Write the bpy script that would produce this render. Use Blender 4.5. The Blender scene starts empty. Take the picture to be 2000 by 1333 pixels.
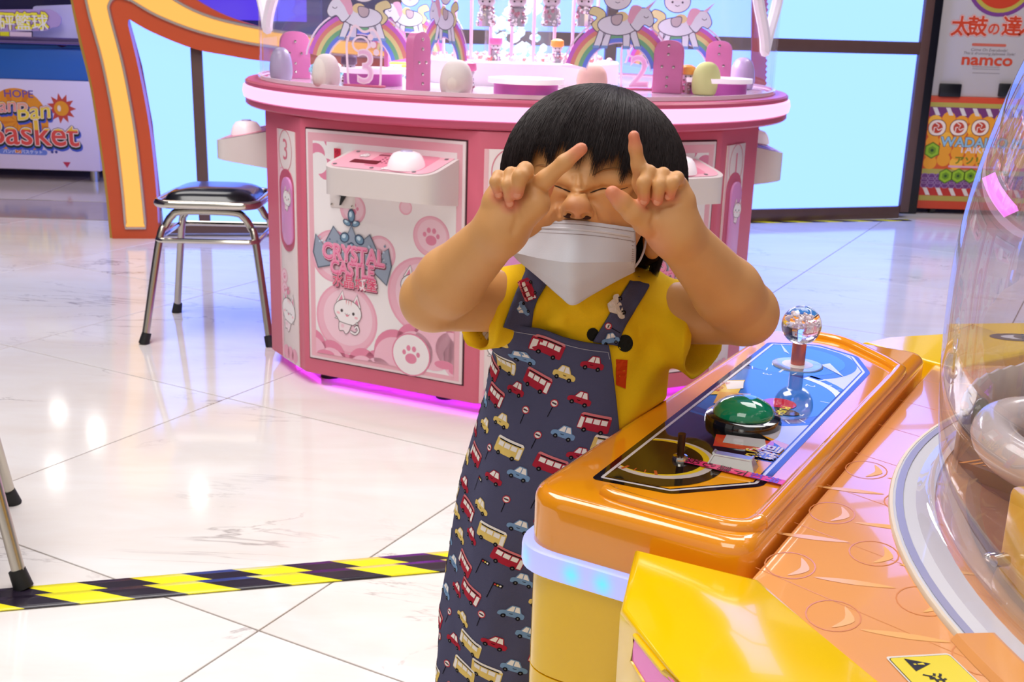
import bpy, bmesh, math, random
import numpy as np
from mathutils import Vector, Matrix
from math import sin, cos, radians, pi, sqrt, atan2, hypot
random.seed(7); rng = np.random.default_rng(7)
SC = bpy.context.scene
COL = SC.collection

# ------------------------------------------------------------------ camera
CAM_F, CAM_TH, CAM_RO, CAM_H = 2200.0, radians(15.9), radians(1.78), 1.05
_f = np.array([0, cos(CAM_TH), -sin(CAM_TH)])
_r0 = np.array([1.0, 0, 0]); _u0 = np.array([0, sin(CAM_TH), cos(CAM_TH)])
_r = cos(CAM_RO) * _r0 + sin(CAM_RO) * _u0
_u = -sin(CAM_RO) * _r0 + cos(CAM_RO) * _u0
cd = bpy.data.cameras.new('camera'); cd.sensor_width = 36; cd.lens = CAM_F / 2000 * 36
cd.clip_start = 0.02
cam = bpy.data.objects.new('camera', cd); COL.objects.link(cam)
M = Matrix.Identity(4)
for i in range(3):
    M[i][0] = _r[i]; M[i][1] = _u[i]; M[i][2] = -_f[i]
M[2][3] = CAM_H
cam.matrix_world = M
cd.dof.use_dof = True; cd.dof.focus_distance = 1.2; cd.dof.aperture_fstop = 20
SC.camera = cam
def ray(x, y): return _f + _r * (x - 1000) / CAM_F + _u * (666.5 - y) / CAM_F
def gy(x, y, Y):
    d = ray(x, y); return np.array([0, 0, CAM_H]) + d * Y / d[1]
def gz(x, y, z=0.0):
    d = ray(x, y); return np.array([0, 0, CAM_H]) + d * (z - CAM_H) / d[2]

# ------------------------------------------------------------------ world, lamps, exposure
w = bpy.data.worlds.new('world'); SC.world = w; w.use_nodes = True
bg = w.node_tree.nodes['Background']; bg.inputs[0].default_value = (1.0, .95, .93, 1); bg.inputs[1].default_value = .42
def area(name, loc, size, power, col=(1, .965, .93), target=None, sizey=None):
    l = bpy.data.lights.new(name, 'AREA'); l.energy = power; l.color = col; l.size = size
    if sizey: l.shape = 'RECTANGLE'; l.size_y = sizey
    o = bpy.data.objects.new(name, l); COL.objects.link(o); o.location = loc
    if target is not None:
        o.rotation_euler = (Vector(target) - Vector(loc)).to_track_quat('-Z', 'Y').to_euler()
    return o
area('overhead_light', (-1.4, 2.2, 3.85), 2.2, 110)
area('overhead_light', (1.2, 3.0, 3.85), 1.6, 45)
area('overhead_light', (-.6, -.9, 3.7), 1.8, 40, target=(.1, 1.3, .6))  # unseen fill behind the camera, added to light the child's front
area('overhead_light', (-2.5, 6.0, 3.85), 1.6, 30)
area('overhead_light', (2.6, 4.6, 3.85), 1.4, 48)  # added overhead to brighten the drum machine's board
SC.view_settings.view_transform = 'Standard'; SC.view_settings.look = 'None'
SC.view_settings.gamma = 1.0; SC.view_settings.use_curve_mapping = False
SC.view_settings.exposure = 0.1

# ------------------------------------------------------------------ helpers
def lin(c):
    return tuple((v / 255 / 12.92) if v / 255 <= .04045 else ((v / 255 + .055) / 1.055) ** 2.4 for v in c)
_mats = {}
def mat(name, c, rough=.5, metal=0, emit=None, es=0, coat=0, spec=.5, sss=0, alpha=1):
    if name in _mats: return _mats[name]
    m = bpy.data.materials.new(name); m.use_nodes = True
    b = m.node_tree.nodes['Principled BSDF']
    b.inputs['Base Color'].default_value = (*lin(c), 1)
    b.inputs['Roughness'].default_value = rough; b.inputs['Metallic'].default_value = metal
    b.inputs['Coat Weight'].default_value = coat; b.inputs['Coat Roughness'].default_value = .03
    b.inputs['Specular IOR Level'].default_value = spec
    if sss:
        b.inputs['Subsurface Weight'].default_value = sss
        b.inputs['Subsurface Radius'].default_value = (.012, .005, .003); b.inputs['Subsurface Scale'].default_value = 1
    if emit is not None:
        b.inputs['Emission Color'].default_value = (*emit, 1); b.inputs['Emission Strength'].default_value = es
    b.inputs['Alpha'].default_value = alpha
    _mats[name] = m; return m
def grain(m, scale=40, amt=.08, bump=0.0, bscale=200):
    """procedural tone and relief variation on a flat-coloured principled material"""
    nt = m.node_tree; b = nt.nodes['Principled BSDF']; col = b.inputs['Base Color'].default_value[:]
    tc = nt.nodes.new('ShaderNodeTexCoord'); n = nt.nodes.new('ShaderNodeTexNoise'); n.inputs['Scale'].default_value = scale; n.inputs['Detail'].default_value = 4
    nt.links.new(tc.outputs['Object'], n.inputs['Vector'])
    mx = nt.nodes.new('ShaderNodeMix'); mx.data_type = 'RGBA'
    mx.inputs['A'].default_value = (*[c * (1 - amt) for c in col[:3]], 1); mx.inputs['B'].default_value = (*[min(1, c * (1 + amt)) for c in col[:3]], 1)
    nt.links.new(n.outputs['Fac'], mx.inputs['Factor']); nt.links.new(mx.outputs['Result'], b.inputs['Base Color'])
    if bump:
        n2 = nt.nodes.new('ShaderNodeTexNoise'); n2.inputs['Scale'].default_value = bscale; nt.links.new(tc.outputs['Object'], n2.inputs['Vector'])
        bp = nt.nodes.new('ShaderNodeBump'); bp.inputs['Strength'].default_value = bump; bp.inputs['Distance'].default_value = .002
        nt.links.new(n2.outputs['Fac'], bp.inputs['Height']); nt.links.new(bp.outputs['Normal'], b.inputs['Normal'])
    return m
def clear(name, tint=(1, 1, 1), refl=.12, rough=.02, haze=0.0, film=None):
    """thin clear plastic: see-through with a mirror skin that grows at grazing angles"""
    if name in _mats: return _mats[name]
    m = bpy.data.materials.new(name); m.use_nodes = True; nt = m.node_tree; nt.nodes.clear()
    out = nt.nodes.new('ShaderNodeOutputMaterial'); tr = nt.nodes.new('ShaderNodeBsdfTransparent'); tr.inputs[0].default_value = (*tint, 1)
    gl = nt.nodes.new('ShaderNodeBsdfGlossy'); gl.inputs['Roughness'].default_value = rough
    if film: gl.inputs['Color'].default_value = (*film, 1)
    lw = nt.nodes.new('ShaderNodeLayerWeight'); lw.inputs[0].default_value = .35
    mr = nt.nodes.new('ShaderNodeMapRange'); mr.inputs[3].default_value = refl * .25; mr.inputs[4].default_value = min(1, refl * 7)
    nt.links.new(lw.outputs['Facing'], mr.inputs[0])
    pw = nt.nodes.new('ShaderNodeMath'); pw.operation = 'POWER'; pw.inputs[1].default_value = 1.6
    nt.links.new(mr.outputs[0], pw.inputs[0])
    mx = nt.nodes.new('ShaderNodeMixShader'); nt.links.new(pw.outputs[0], mx.inputs[0]); nt.links.new(tr.outputs[0], mx.inputs[1]); nt.links.new(gl.outputs[0], mx.inputs[2])
    last = mx
    if haze:
        df = nt.nodes.new('ShaderNodeBsdfDiffuse'); df.inputs[0].default_value = (.9, .86, .88, 1)
        m2 = nt.nodes.new('ShaderNodeMixShader'); m2.inputs[0].default_value = haze
        nt.links.new(mx.outputs[0], m2.inputs[1]); nt.links.new(df.outputs[0], m2.inputs[2]); last = m2
    nt.links.new(last.outputs[0], out.inputs[0])
    _mats[name] = m; return m

def link(o, parent=None, local=False):
    COL.objects.link(o)
    if parent is not None:
        o.parent = parent
    return o
def wm(o):
    """world matrix built from the location / rotation chain (no depsgraph needed)"""
    m = Matrix.LocRotScale(o.location, o.rotation_euler, o.scale)
    return wm(o.parent) @ m if o.parent else m
def thing(name, label, cat, loc=(0, 0, 0), rz=0, group=None):
    o = bpy.data.objects.new(name, None); o.empty_display_size = .05; COL.objects.link(o)
    o.location = [float(v) for v in loc]; o.rotation_euler = (0, 0, rz)
    o['label'] = label; o['category'] = cat
    if group: o['group'] = group
    return o
def tag(o, label, cat, group=None, kind=None):
    o['label'] = label; o['category'] = cat
    if group: o['group'] = group
    if kind: o['kind'] = kind
    return o
def mkmesh(name, v, f, mats, mi=None, smooth=True, ang=40):
    me = bpy.data.meshes.new(name); me.from_pydata([tuple(map(float, p)) for p in v], [], [tuple(int(i) for i in q) for q in f])
    for m in (mats if isinstance(mats, (list, tuple)) else [mats]): me.materials.append(m)
    if mi is not None and len(mi) == len(me.polygons): me.polygons.foreach_set('material_index', [int(i) for i in mi])
    if smooth:
        me.shade_smooth()
        if ang < 180: me.set_sharp_from_angle(angle=radians(ang))
    me.update(); return me
def obj(name, v, f, mats, parent=None, mi=None, smooth=True, ang=40, local=False, loc=None):
    """one mesh object; vertices are world coordinates unless local"""
    v = np.asarray(v, float)
    if parent is not None and not local:
        mw = np.array(wm(parent).inverted()); v = v @ mw[:3, :3].T + mw[:3, 3]
    o0 = np.zeros(3)
    if parent is None and not local:
        o0 = np.array([(v[:, 0].min() + v[:, 0].max()) / 2, (v[:, 1].min() + v[:, 1].max()) / 2, v[:, 2].min()]); v = v - o0
    me = mkmesh(name, v, f, mats, mi, smooth, ang)
    o = bpy.data.objects.new(name, me); o.location = o0; link(o, parent)
    return o
def copy_tree(o, parent=None):
    c = o.copy(); COL.objects.link(c)
    if parent is not None: c.parent = parent
    for ch in list(o.children): copy_tree(ch, c)
    return c

class Fr:
    """plane frame: (u, v, w) -> world"""
    def __init__(s, o, ex, ey, ez=None):
        s.o = np.array(o, float); s.ex = np.array(ex, float); s.ey = np.array(ey, float)
        s.ez = np.cross(s.ex, s.ey) if ez is None else np.array(ez, float)
    def __call__(s, u, v, w=0.0): return s.o + s.ex * u + s.ey * v + s.ez * w
WORLD = Fr((0, 0, 0), (1, 0, 0), (0, 1, 0))

class MB:
    def __init__(s): s.v = []; s.f = []; s.m = []
    def add(s, v, f, mi=0):
        n = len(s.v); s.v += [tuple(p) for p in v]; s.f += [tuple(i + n for i in q) for q in f]; s.m += [mi] * len(f); return s
    def bm(s, bm, mi=0, mtx=None):
        bm.verts.ensure_lookup_table(); bm.verts.index_update()
        vs = [(mtx @ p.co if mtx is not None else p.co)[:] for p in bm.verts]
        s.add(vs, [[p.index for p in q.verts] for q in bm.faces], mi); bm.free(); return s
    def box(s, c, size, mi=0, bev=0, seg=2, fr=None):
        b = bmesh.new(); bmesh.ops.create_cube(b, size=1)
        for p in b.verts: p.co = Vector((p.co.x * size[0], p.co.y * size[1], p.co.z * size[2]))
        if bev: bmesh.ops.bevel(b, geom=b.edges[:], offset=bev, segments=seg, profile=.5, affect='EDGES')
        for p in b.verts:
            q = np.array(c, float) + np.array(p.co)
            p.co = Vector(fr(*q)) if fr else Vector(q)
        return s.bm(b, mi)
    def prism(s, poly, h0, h1, fr=WORLD, mi=0, bev=0, seg=3, top_only=True):
        b = bmesh.new()
        lo = [b.verts.new((p[0], p[1], h0)) for p in poly]; hi = [b.verts.new((p[0], p[1], h1)) for p in poly]
        n = len(poly); tf = b.faces.new(hi); b.faces.new(lo[::-1])
        for i in range(n): b.faces.new((lo[i], lo[(i + 1) % n], hi[(i + 1) % n], hi[i]))
        if bev:
            es = [e for e in b.edges if (e.verts[0] in hi and e.verts[1] in hi)] if top_only else b.edges[:]
            bmesh.ops.bevel(b, geom=es, offset=bev, segments=seg, profile=.5, affect='EDGES')
        bmesh.ops.recalc_face_normals(b, faces=b.faces[:])
        for p in b.verts: p.co = Vector(fr(*p.co))
        return s.bm(b, mi)
    def tube(s, pts, r, seg=10, mi=0, closed=False, caps=True):
        pts = [np.array(p, float) for p in pts]; n = len(pts); rs = r if hasattr(r, '__len__') else [r] * n
        up = None; rings = []
        for i, p in enumerate(pts):
            a = pts[i - 1] if (i > 0 or closed) else p; c = pts[(i + 1) % n] if (i < n - 1 or closed) else p
            t = c - a; t /= (np.linalg.norm(t) + 1e-12)
            if up is None:
                up = np.array([0, 0, 1.]) if abs(t[2]) < .9 else np.array([1., 0, 0])
            up = up - t * (up @ t); up /= (np.linalg.norm(up) + 1e-12); sd = np.cross(t, up)
            rings.append([p + rs[i] * (cos(2 * pi * k / seg) * up + sin(2 * pi * k / seg) * sd) for k in range(seg)])
        v = [q for rg in rings for q in rg]; f = []
        for i in range(n if closed else n - 1):
            j = (i + 1) % n
            for k in range(seg):
                f.append((i * seg + k, i * seg + (k + 1) % seg, j * seg + (k + 1) % seg, j * seg + k))
        if caps and not closed:
            f.append(tuple(range(seg))[::-1]); f.append(tuple((n - 1) * seg + k for k in range(seg)))
        return s.add(v, [q[::-1] for q in f], mi)
    def lathe(s, prof, c=(0, 0, 0), seg=48, mi=0, a0=0, a1=360, fr=None):
        full = abs(a1 - a0) >= 360; na = seg if full else seg + 1; v = []; f = []
        for r, z in prof:
            for k in range(na):
                a = radians(a0 + (a1 - a0) * k / seg); q = (c[0] + r * cos(a), c[1] + r * sin(a), c[2] + z)
                v.append(tuple(fr(*q)) if fr else q)
        for i in range(len(prof) - 1):
            for k in range(seg):
                k2 = (k + 1) % na
                f.append((i * na + k, i * na + k2, (i + 1) * na + k2, (i + 1) * na + k))
        return s.add(v, f, mi)
    def ball(s, c, r, seg=16, mi=0, R=None):
        r = np.array(r if hasattr(r, '__len__') else (r, r, r), float); v = []; f = []
        n = seg // 2
        for i in range(n + 1):
            th = pi * i / n
            for k in range(seg):
                q = np.array([sin(th) * cos(2 * pi * k / seg), sin(th) * sin(2 * pi * k / seg), cos(th)]) * r
                v.append(np.array(c) + (R @ q if R is not None else q))
        for i in range(n):
            for k in range(seg):
                f.append((i * seg + k, (i + 1) * seg + k, (i + 1) * seg + (k + 1) % seg, i * seg + (k + 1) % seg))
        return s.add(v, f, mi)
    def build(s, name, mats, parent=None, smooth=True, ang=40, local=False):
        return obj(name, s.v, s.f, mats, parent, s.m, smooth, ang, local)

def rrect(w, h, r, n=5, cx=0, cy=0):
    out = []
    for (sx, sy, a) in ((1, 1, 0), (-1, 1, 90), (-1, -1, 180), (1, -1, 270)):
        for k in range(n + 1):
            t = radians(a + 90 * k / n); out.append((cx + sx * (w / 2 - r) + r * cos(t), cy + sy * (h / 2 - r) + r * sin(t)))
    return out
def ell(cx, cy, rx, ry=None, n=24, a0=0, a1=360):
    ry = rx if ry is None else ry
    return [(cx + rx * cos(radians(a0 + (a1 - a0) * k / n)), cy + ry * sin(radians(a0 + (a1 - a0) * k / n))) for k in range(n if a1 - a0 >= 360 else n + 1)]
def round_poly(poly, r, n=5):
    """round the corners of a 2D polygon"""
    out = []; N = len(poly)
    for i in range(N):
        p = np.array(poly[i]); a = np.array(poly[i - 1]) - p; b = np.array(poly[(i + 1) % N]) - p
        rr = r[i] if hasattr(r, '__len__') else r
        rr = min(rr, np.linalg.norm(a) * .49, np.linalg.norm(b) * .49)
        if rr <= 0: out.append(tuple(p)); continue
        p0 = p + a / np.linalg.norm(a) * rr; p1 = p + b / np.linalg.norm(b) * rr
        for k in range(n + 1):
            t = k / n; out.append(tuple((1 - t) ** 2 * p0 + 2 * t * (1 - t) * p + t * t * p1))
    return out
def spline(pts, n=8, closed=False):
    P = [np.array(p, float) for p in pts]; N = len(P); out = []
    for i in range(N if closed else N - 1):
        p0 = P[i - 1] if (i > 0 or closed) else P[i]; p1 = P[i]; p2 = P[(i + 1) % N]; p3 = P[(i + 2) % N] if (i + 2 < N or closed) else P[i + 1]
        for k in range(n):
            t = k / n
            out.append(.5 * (2 * p1 + (p2 - p0) * t + (2 * p0 - 5 * p1 + 4 * p2 - p3) * t * t + (3 * p1 - p0 - 3 * p2 + p3) * t ** 3))
    if not closed: out.append(P[-1])
    return out

_txt = {}
def text2d(body, offset=0.0, shear=0.0):
    key = (body, round(offset, 4), shear)
    if key not in _txt:
        c = bpy.data.curves.new('t', 'FONT'); c.body = body; c.offset = offset; c.shear = shear; c.align_x = 'CENTER'; c.align_y = 'CENTER'; c.resolution_u = 3
        o = bpy.data.objects.new('t', c); COL.objects.link(o)
        dg = bpy.context.evaluated_depsgraph_get(); me = bpy.data.meshes.new_from_object(o.evaluated_get(dg))
        _txt[key] = (np.array([p.co[:2] for p in me.vertices]).reshape(-1, 2), [tuple(p.vertices) for p in me.polygons])
        bpy.data.objects.remove(o); bpy.data.curves.remove(c); bpy.data.meshes.remove(me)
    return _txt[key]
def clip_half(poly, ax, val, keep_less):
    out = []; n = len(poly)
    for i in range(n):
        p, q = poly[i], poly[(i + 1) % n]
        ip = (p[ax] <= val) == keep_less or p[ax] == val; iq = (q[ax] <= val) == keep_less or q[ax] == val
        if ip: out.append(p)
        if ip != iq:
            t = (val - p[ax]) / (q[ax] - p[ax]); out.append((p[0] + t * (q[0] - p[0]), p[1] + t * (q[1] - p[1])))
    return out
class Print:
    """flat printed shapes laid on a surface given by fmap(u, v, w)"""
    def __init__(s, fmap, step=.00025, cell=None, rough=.45, spec=.5):
        s.fm = fmap; s.mb = MB(); s.cols = []; s.step = step; s.cell = cell; s.rough = rough; s.spec = spec
    def ci(s, col):
        if col not in s.cols: s.cols.append(col)
        return s.cols.index(col)
    def poly(s, pts, col, L=1):
        pieces = [list(map(tuple, pts))]
        if s.cell:
            for ax in (0, 1):
                nxt = []
                for pc in pieces:
                    lo = min(p[ax] for p in pc); hi = max(p[ax] for p in pc); k = math.floor(lo / s.cell) + 1; rest = pc
                    while k * s.cell < hi and len(rest) > 2:
                        a = clip_half(rest, ax, k * s.cell, True)
                        if len(a) > 2: nxt.append(a)
                        rest = clip_half(rest, ax, k * s.cell, False); k += 1
                    if len(rest) > 2: nxt.append(rest)
                pieces = nxt
        for pc in pieces:
            s.mb.add([s.fm(p[0], p[1], L * s.step) for p in pc], [tuple(range(len(pc)))], s.ci(col))
        return s
    def line(s, pts, w, col, L=1, closed=False):
        P = [np.array(p, float) for p in pts]; n = len(P); v = []
        for i in range(n):
            a = P[i - 1] if (i > 0 or closed) else P[i]; c = P[(i + 1) % n] if (i < n - 1 or closed) else P[i]
            t = c - a; t /= (np.linalg.norm(t) + 1e-12); nn = np.array([-t[1], t[0]]) * w / 2; v += [P[i] + nn, P[i] - nn]
        f = [(2 * i, 2 * i + 1, (2 * i + 3) % (2 * n), (2 * i + 2) % (2 * n)) for i in range(n if closed else n - 1)]
        s.mb.add([s.fm(p[0], p[1], L * s.step) for p in v], f, s.ci(col)); return s
    def text(s, body, cx, cy, size, col, L=1, off=0.0, shear=0.0, sx=1.0, rot=0.0):
        v, f = text2d(body, 0 if off >= .028 else off, shear)
        if len(v) == 0: return s
        if off >= .028:                                            # rounded fattening: shifted copies of the glyphs
            n = 12; v0, f0 = v, f; v = np.concatenate([v0] + [v0 + off * np.array([cos(2 * pi * k / n), sin(2 * pi * k / n)]) for k in range(n)] + [v0 + .5 * off * np.array([cos(2 * pi * k / 6), sin(2 * pi * k / 6)]) for k in range(6)])
            f = [tuple(i + m * len(v0) for i in q) for m in range(n + 7) for q in f0]
        c_, s_ = cos(radians(rot)), sin(radians(rot)); nb = len(text2d(body, 0 if off >= .028 else off, shear)[0])
        s.mb.add([s.fm(cx + size * (p[0] * sx * c_ - p[1] * s_), cy + size * (p[0] * sx * s_ + p[1] * c_), (L + .02 * (i // nb)) * s.step) for i, p in enumerate(v)], f, s.ci(col)); return s
    def build(s, name, parent=None, local=False):
        ms = [mat('print_%d_%d_%d_%d' % (*c[:3], s.rough * 100), c[:3], s.rough, spec=s.spec) for c in s.cols]
        return s.mb.build(name, ms, parent, smooth=False, local=local)

# ------------------------------------------------------------------ common materials
CHROME = mat('chrome', (205, 200, 190), .12, 1)
STEEL = mat('brushed_steel', (190, 184, 172), .25, 1)
BLACKRUB = grain(mat('black_rubber', (22, 22, 24), .6), 60, .3)
WHITEPL = grain(mat('white_plastic', (225, 220, 216), .3), 8, .02)
# ------------------------------------------------------------------ floor
def marble():
    m = bpy.data.materials.new('marble'); m.use_nodes = True; nt = m.node_tree; b = nt.nodes['Principled BSDF']
    b.inputs['Roughness'].default_value = .09; b.inputs['Specular IOR Level'].default_value = .6
    N = nt.nodes.new; Lk = nt.links.new
    geo = N('ShaderNodeNewGeometry'); oi = N('ShaderNodeObjectInfo')
    mul = N('ShaderNodeVectorMath'); mul.operation = 'SCALE'; mul.inputs['Scale'].default_value = 37
    cmb = N('ShaderNodeCombineXYZ')
    for k in range(3): Lk(oi.outputs['Random'], cmb.inputs[k])
    Lk(cmb.outputs[0], mul.inputs[0])
    add = N('ShaderNodeVectorMath'); add.operation = 'ADD'; Lk(geo.outputs['Position'], add.inputs[0]); Lk(mul.outputs[0], add.inputs[1])
    mp = N('ShaderNodeMapping'); mp.inputs['Scale'].default_value = (1.0, 3.2, 1); mp.inputs['Rotation'].default_value = (0, 0, .12); Lk(add.outputs[0], mp.inputs[0])
    n1 = N('ShaderNodeTexNoise'); n1.inputs['Scale'].default_value = 1.6; n1.inputs['Detail'].default_value = 9; n1.inputs['Roughness'].default_value = .62; n1.inputs['Distortion'].default_value = .5; Lk(mp.outputs[0], n1.inputs['Vector'])
    r1 = N('ShaderNodeValToRGB'); e = r1.color_ramp.elements
    e[0].position = .3; e[0].color = (*lin((234, 226, 219)), 1); e[1].position = .62; e[1].color = (*lin((243, 240, 237)), 1); Lk(n1.outputs['Fac'], r1.inputs[0])
    n2 = N('ShaderNodeTexNoise'); n2.inputs['Scale'].default_value = 1.1; n2.inputs['Detail'].default_value = 7; n2.inputs['Roughness'].default_value = .6; n2.inputs['Distortion'].default_value = .9; Lk(mp.outputs[0], n2.inputs['Vector'])
    sb = N('ShaderNodeMath'); sb.operation = 'SUBTRACT'; sb.inputs[1].default_value = .5; Lk(n2.outputs['Fac'], sb.inputs[0])
    ab = N('ShaderNodeMath'); ab.operation = 'ABSOLUTE'; Lk(sb.outputs[0], ab.inputs[0])
    mr = N('ShaderNodeMapRange'); mr.inputs[1].default_value = 0; mr.inputs[2].default_value = .009; mr.inputs[3].default_value = 1; mr.inputs[4].default_value = 0; Lk(ab.outputs[0], mr.inputs[0])
    n3 = N('ShaderNodeTexNoise'); n3.inputs['Scale'].default_value = 2.3; n3.inputs['Detail'].default_value = 3; Lk(add.outputs[0], n3.inputs['Vector'])
    m3 = N('ShaderNodeMapRange'); m3.inputs[1].default_value = .48; m3.inputs[2].default_value = .68; Lk(n3.outputs['Fac'], m3.inputs[0])
    ml = N('ShaderNodeMath'); ml.operation = 'MULTIPLY'; Lk(mr.outputs[0], ml.inputs[0]); Lk(m3.outputs[0], ml.inputs[1])
    m2 = N('ShaderNodeMath'); m2.operation = 'MULTIPLY'; m2.inputs[1].default_value = .8; Lk(ml.outputs[0], m2.inputs[0])
    mx = N('ShaderNodeMix'); mx.data_type = 'RGBA'; mx.inputs['B'].default_value = (*lin((120, 104, 104)), 1)
    Lk(m2.outputs[0], mx.inputs['Factor']); Lk(r1.outputs[0], mx.inputs['A']); Lk(mx.outputs['Result'], b.inputs['Base Color'])
    return m
MARBLE = marble()
GROUT = grain(mat('grout', (112, 92, 74), .8), 30, .15)
fl = obj('floor', [(-6, -2, -.006), (5, -2, -.006), (5, 9.5, -.006), (-6, 9.5, -.006), (-6, -2, -.03), (5, -2, -.03), (5, 9.5, -.03), (-6, 9.5, -.03)],
         [(0, 1, 2, 3), (7, 6, 5, 4), (0, 4, 5, 1), (1, 5, 6, 2), (2, 6, 7, 3), (3, 7, 4, 0)], GROUT, smooth=False, local=True)
fl['kind'] = 'structure'
TS = .912; ta = radians(-28.5); tu = np.array([cos(ta), sin(ta)]); tv = np.array([-sin(ta), cos(ta)]); t0 = np.array([.004, 2.571])
tb = bmesh.new(); bmesh.ops.create_cube(tb, size=1)
for p in tb.verts: p.co = Vector((p.co.x * (TS - .0038), p.co.y * (TS - .0038), p.co.z * .006 - .003))
te = [e for e in tb.edges if min(v.co.z for v in e.verts) > -.001]
bmesh.ops.bevel(tb, geom=te, offset=.0008, segments=1, affect='EDGES')
tme = bpy.data.meshes.new('tile'); tb.to_mesh(tme); tb.free(); tme.materials.append(MARBLE)
for i in range(-12, 12):
    for j in range(-9, 13):
        c = t0 + (i + .5) * TS * tu + (j + .5) * TS * tv
        if -5.2 < c[0] < 4.6 and -.9 < c[1] < 9.0 and abs(c[0]) < 1.4 + .72 * c[1]:
            o = bpy.data.objects.new('tile', tme); o.location = (c[0], c[1], 0); o.rotation_euler = (0, 0, ta); link(o, fl)
# darker stone strip in front of the basket machine
TAUPE = grain(mat('taupe_stone', (168, 150, 142), .1, spec=.6), 6, .12); CREAM = grain(mat('cream_stone', (206, 190, 178), .1, spec=.6), 6, .06)
for (x0, x1, y0, y1, m) in ((-4.2, -2.95, 5.7, 6.25, TAUPE), (-4.2, -2.6, 6.26, 8.6, TAUPE), (-2.94, -1.92, 5.7, 6.25, TAUPE), (-3.6, -2.75, 6.26, 7.2, CREAM), (-2.74, -1.92, 6.26, 7.2, CREAM)):
    z = .0035 if m is CREAM else .0025
    MB().box(((x0 + x1) / 2, (y0 + y1) / 2, z / 2), (x1 - x0 - .004, y1 - y0 - .004, z), bev=.0008, seg=1).build('tile', m, fl)

# ------------------------------------------------------------------ room shell
WALLM = grain(mat('hall_wall', (70, 62, 92), .7), 3, .15)
CEILM = grain(mat('hall_ceiling', (205, 200, 196), .8), 3, .04)
def slab(name, lo, hi, m):
    o = MB().box(((lo[0] + hi[0]) / 2, (lo[1] + hi[1]) / 2, (lo[2] + hi[2]) / 2), [hi[k] - lo[k] for k in range(3)]).build(name, m, smooth=False)
    o['kind'] = 'structure'; return o
slab('wall_back', (-6, 9.5, 0), (5, 9.6, 4.5), WALLM)
wb = [o for o in bpy.data.objects if o.name == 'wall_back'][0]
for (x, y) in ((112, 800), (185, 850), (105, 925), (387, 966)):  # unseen discs added on the wall to mirror as bright floor blobs
    q = gz(x, y); k = 9.44 / q[1]; MB().tube([(q[0] * k, 9.44, 1.05 * (k - 1)), (q[0] * k, 9.5, 1.05 * (k - 1))], .06, 16).build('glint_disc', mat('glint_disc_glow', (200, 200, 190), .4, emit=(1, .95, .85), es=14), wb)
slab('wall_left', (-6.1, -2, 0), (-6, 9.5, 4.5), WALLM)
slab('wall_right', (5, -2, 0), (5.1, 9.5, 4.5), WALLM)
slab('ceiling', (-6, -2, 4.5), (5, 9.5, 4.6), CEILM)
BLUEG = mat('blue_lightbox', (20, 50, 70), .4, emit=(.44, .80, 3.4), es=1.0, spec=.2)
BROWNF = grain(mat('brown_frame', (96, 70, 62), .35), 20, .1)
# emissive panel brightens towards its middle: lamp tubes behind opal sheet
def lightbox_partition(name, p0, p1, zs, us, label):
    """framed grid of glowing blue panes between ground points p0 and p1"""
    p0 = np.array([*p0, 0.]); p1 = np.array([*p1, 0.]); ex = (p1 - p0); Lh = np.linalg.norm(ex); ex /= Lh
    fr = Fr(p0, ex, (0, 0, 1), np.cross(ex, (0, 0, 1)))
    t = thing(name, label, 'light panel', p0)
    for i in range(len(us) - 1):
        for j in range(len(zs) - 1):
            u0, u1, z0, z1 = us[i] + .03, us[i + 1] - .03, zs[j] + .035, zs[j + 1] - .035
            MB().box(((u0 + u1) / 2, (z0 + z1) / 2, 0), (u1 - u0, z1 - z0, .012), fr=fr).build('light_pane', BLUEG, t, smooth=False)
    for u in us: MB().box((u, (zs[0] + zs[-1]) / 2, .0), (.06, zs[-1] - zs[0], .06), bev=.004, fr=fr).build('frame_post', BROWNF, t)
    for z in zs:
        for i in range(len(us) - 1): MB().box(((us[i] + us[i + 1]) / 2, z, .002), (us[i + 1] - us[i] - .06, .07, .05), bev=.004, fr=fr).build('frame_rail', BROWNF, t)
    return t, fr
tR, frR = lightbox_partition('light_partition', (-.62, 5.69), (2.27, 6.61), [.035, .965, 1.9, 2.85, 3.8], [0, 1.13, 3.03], 'glowing pale blue panel wall in brown frame right of the pink machine')
# ------------------------------------------------------------------ orange arch with blue light panels, left
ORANGE = grain(mat('orange_paint', (196, 78, 36), .35), 6, .05)
GOLD = mat('gold_edge', (190, 150, 70), .3, .6)
AMBER = mat('amber_light', (90, 50, 10), .4, emit=(1.0, .50, .11), es=1.0, spec=.2)
frA = Fr((-1.9, 5.30, 0), (cos(radians(9)), sin(radians(9)), 0), (0, 0, 1), (sin(radians(9)), -cos(radians(9)), 0))
def uvA(x, y, w=0.0):
    d = ray(x, y); o = frA(0, 0, w); t = ((o - np.array([0, 0, CAM_H])) @ frA.ez) / (d @ frA.ez)
    P = np.array([0, 0, CAM_H]) + d * t - frA.o; return (P @ frA.ex, P[2])
tA = thing('arch_frame', 'orange curved arch frame with glowing amber band beside the stool', 'arch', (-1.9, 5.3, 0))
outer = [uvA(*p) for p in spline([(224, 463), (216, 380), (203, 280), (186, 170), (165, 80), (148, 0), (140, -60), (150, -120), (190, -150)], 5)]
outer2 = [uvA(*p) for p in spline([(250, -160), (300, -80), (350, -25), (430, 25), (520, 55), (640, 82), (760, 92)], 5)]
inner = [uvA(*p) for p in spline([(314, 463), (308, 360), (296, 250), (276, 140), (251, 34)], 5)]
inner2 = [uvA(*p) for p in spline([(251, 34), (300, 62), (380, 94), (450, 108), (514, 118), (640, 128), (760, 135)], 5)]
poly = outer + outer2 + inner2[::-1] + inner[::-1][1:]
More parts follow.
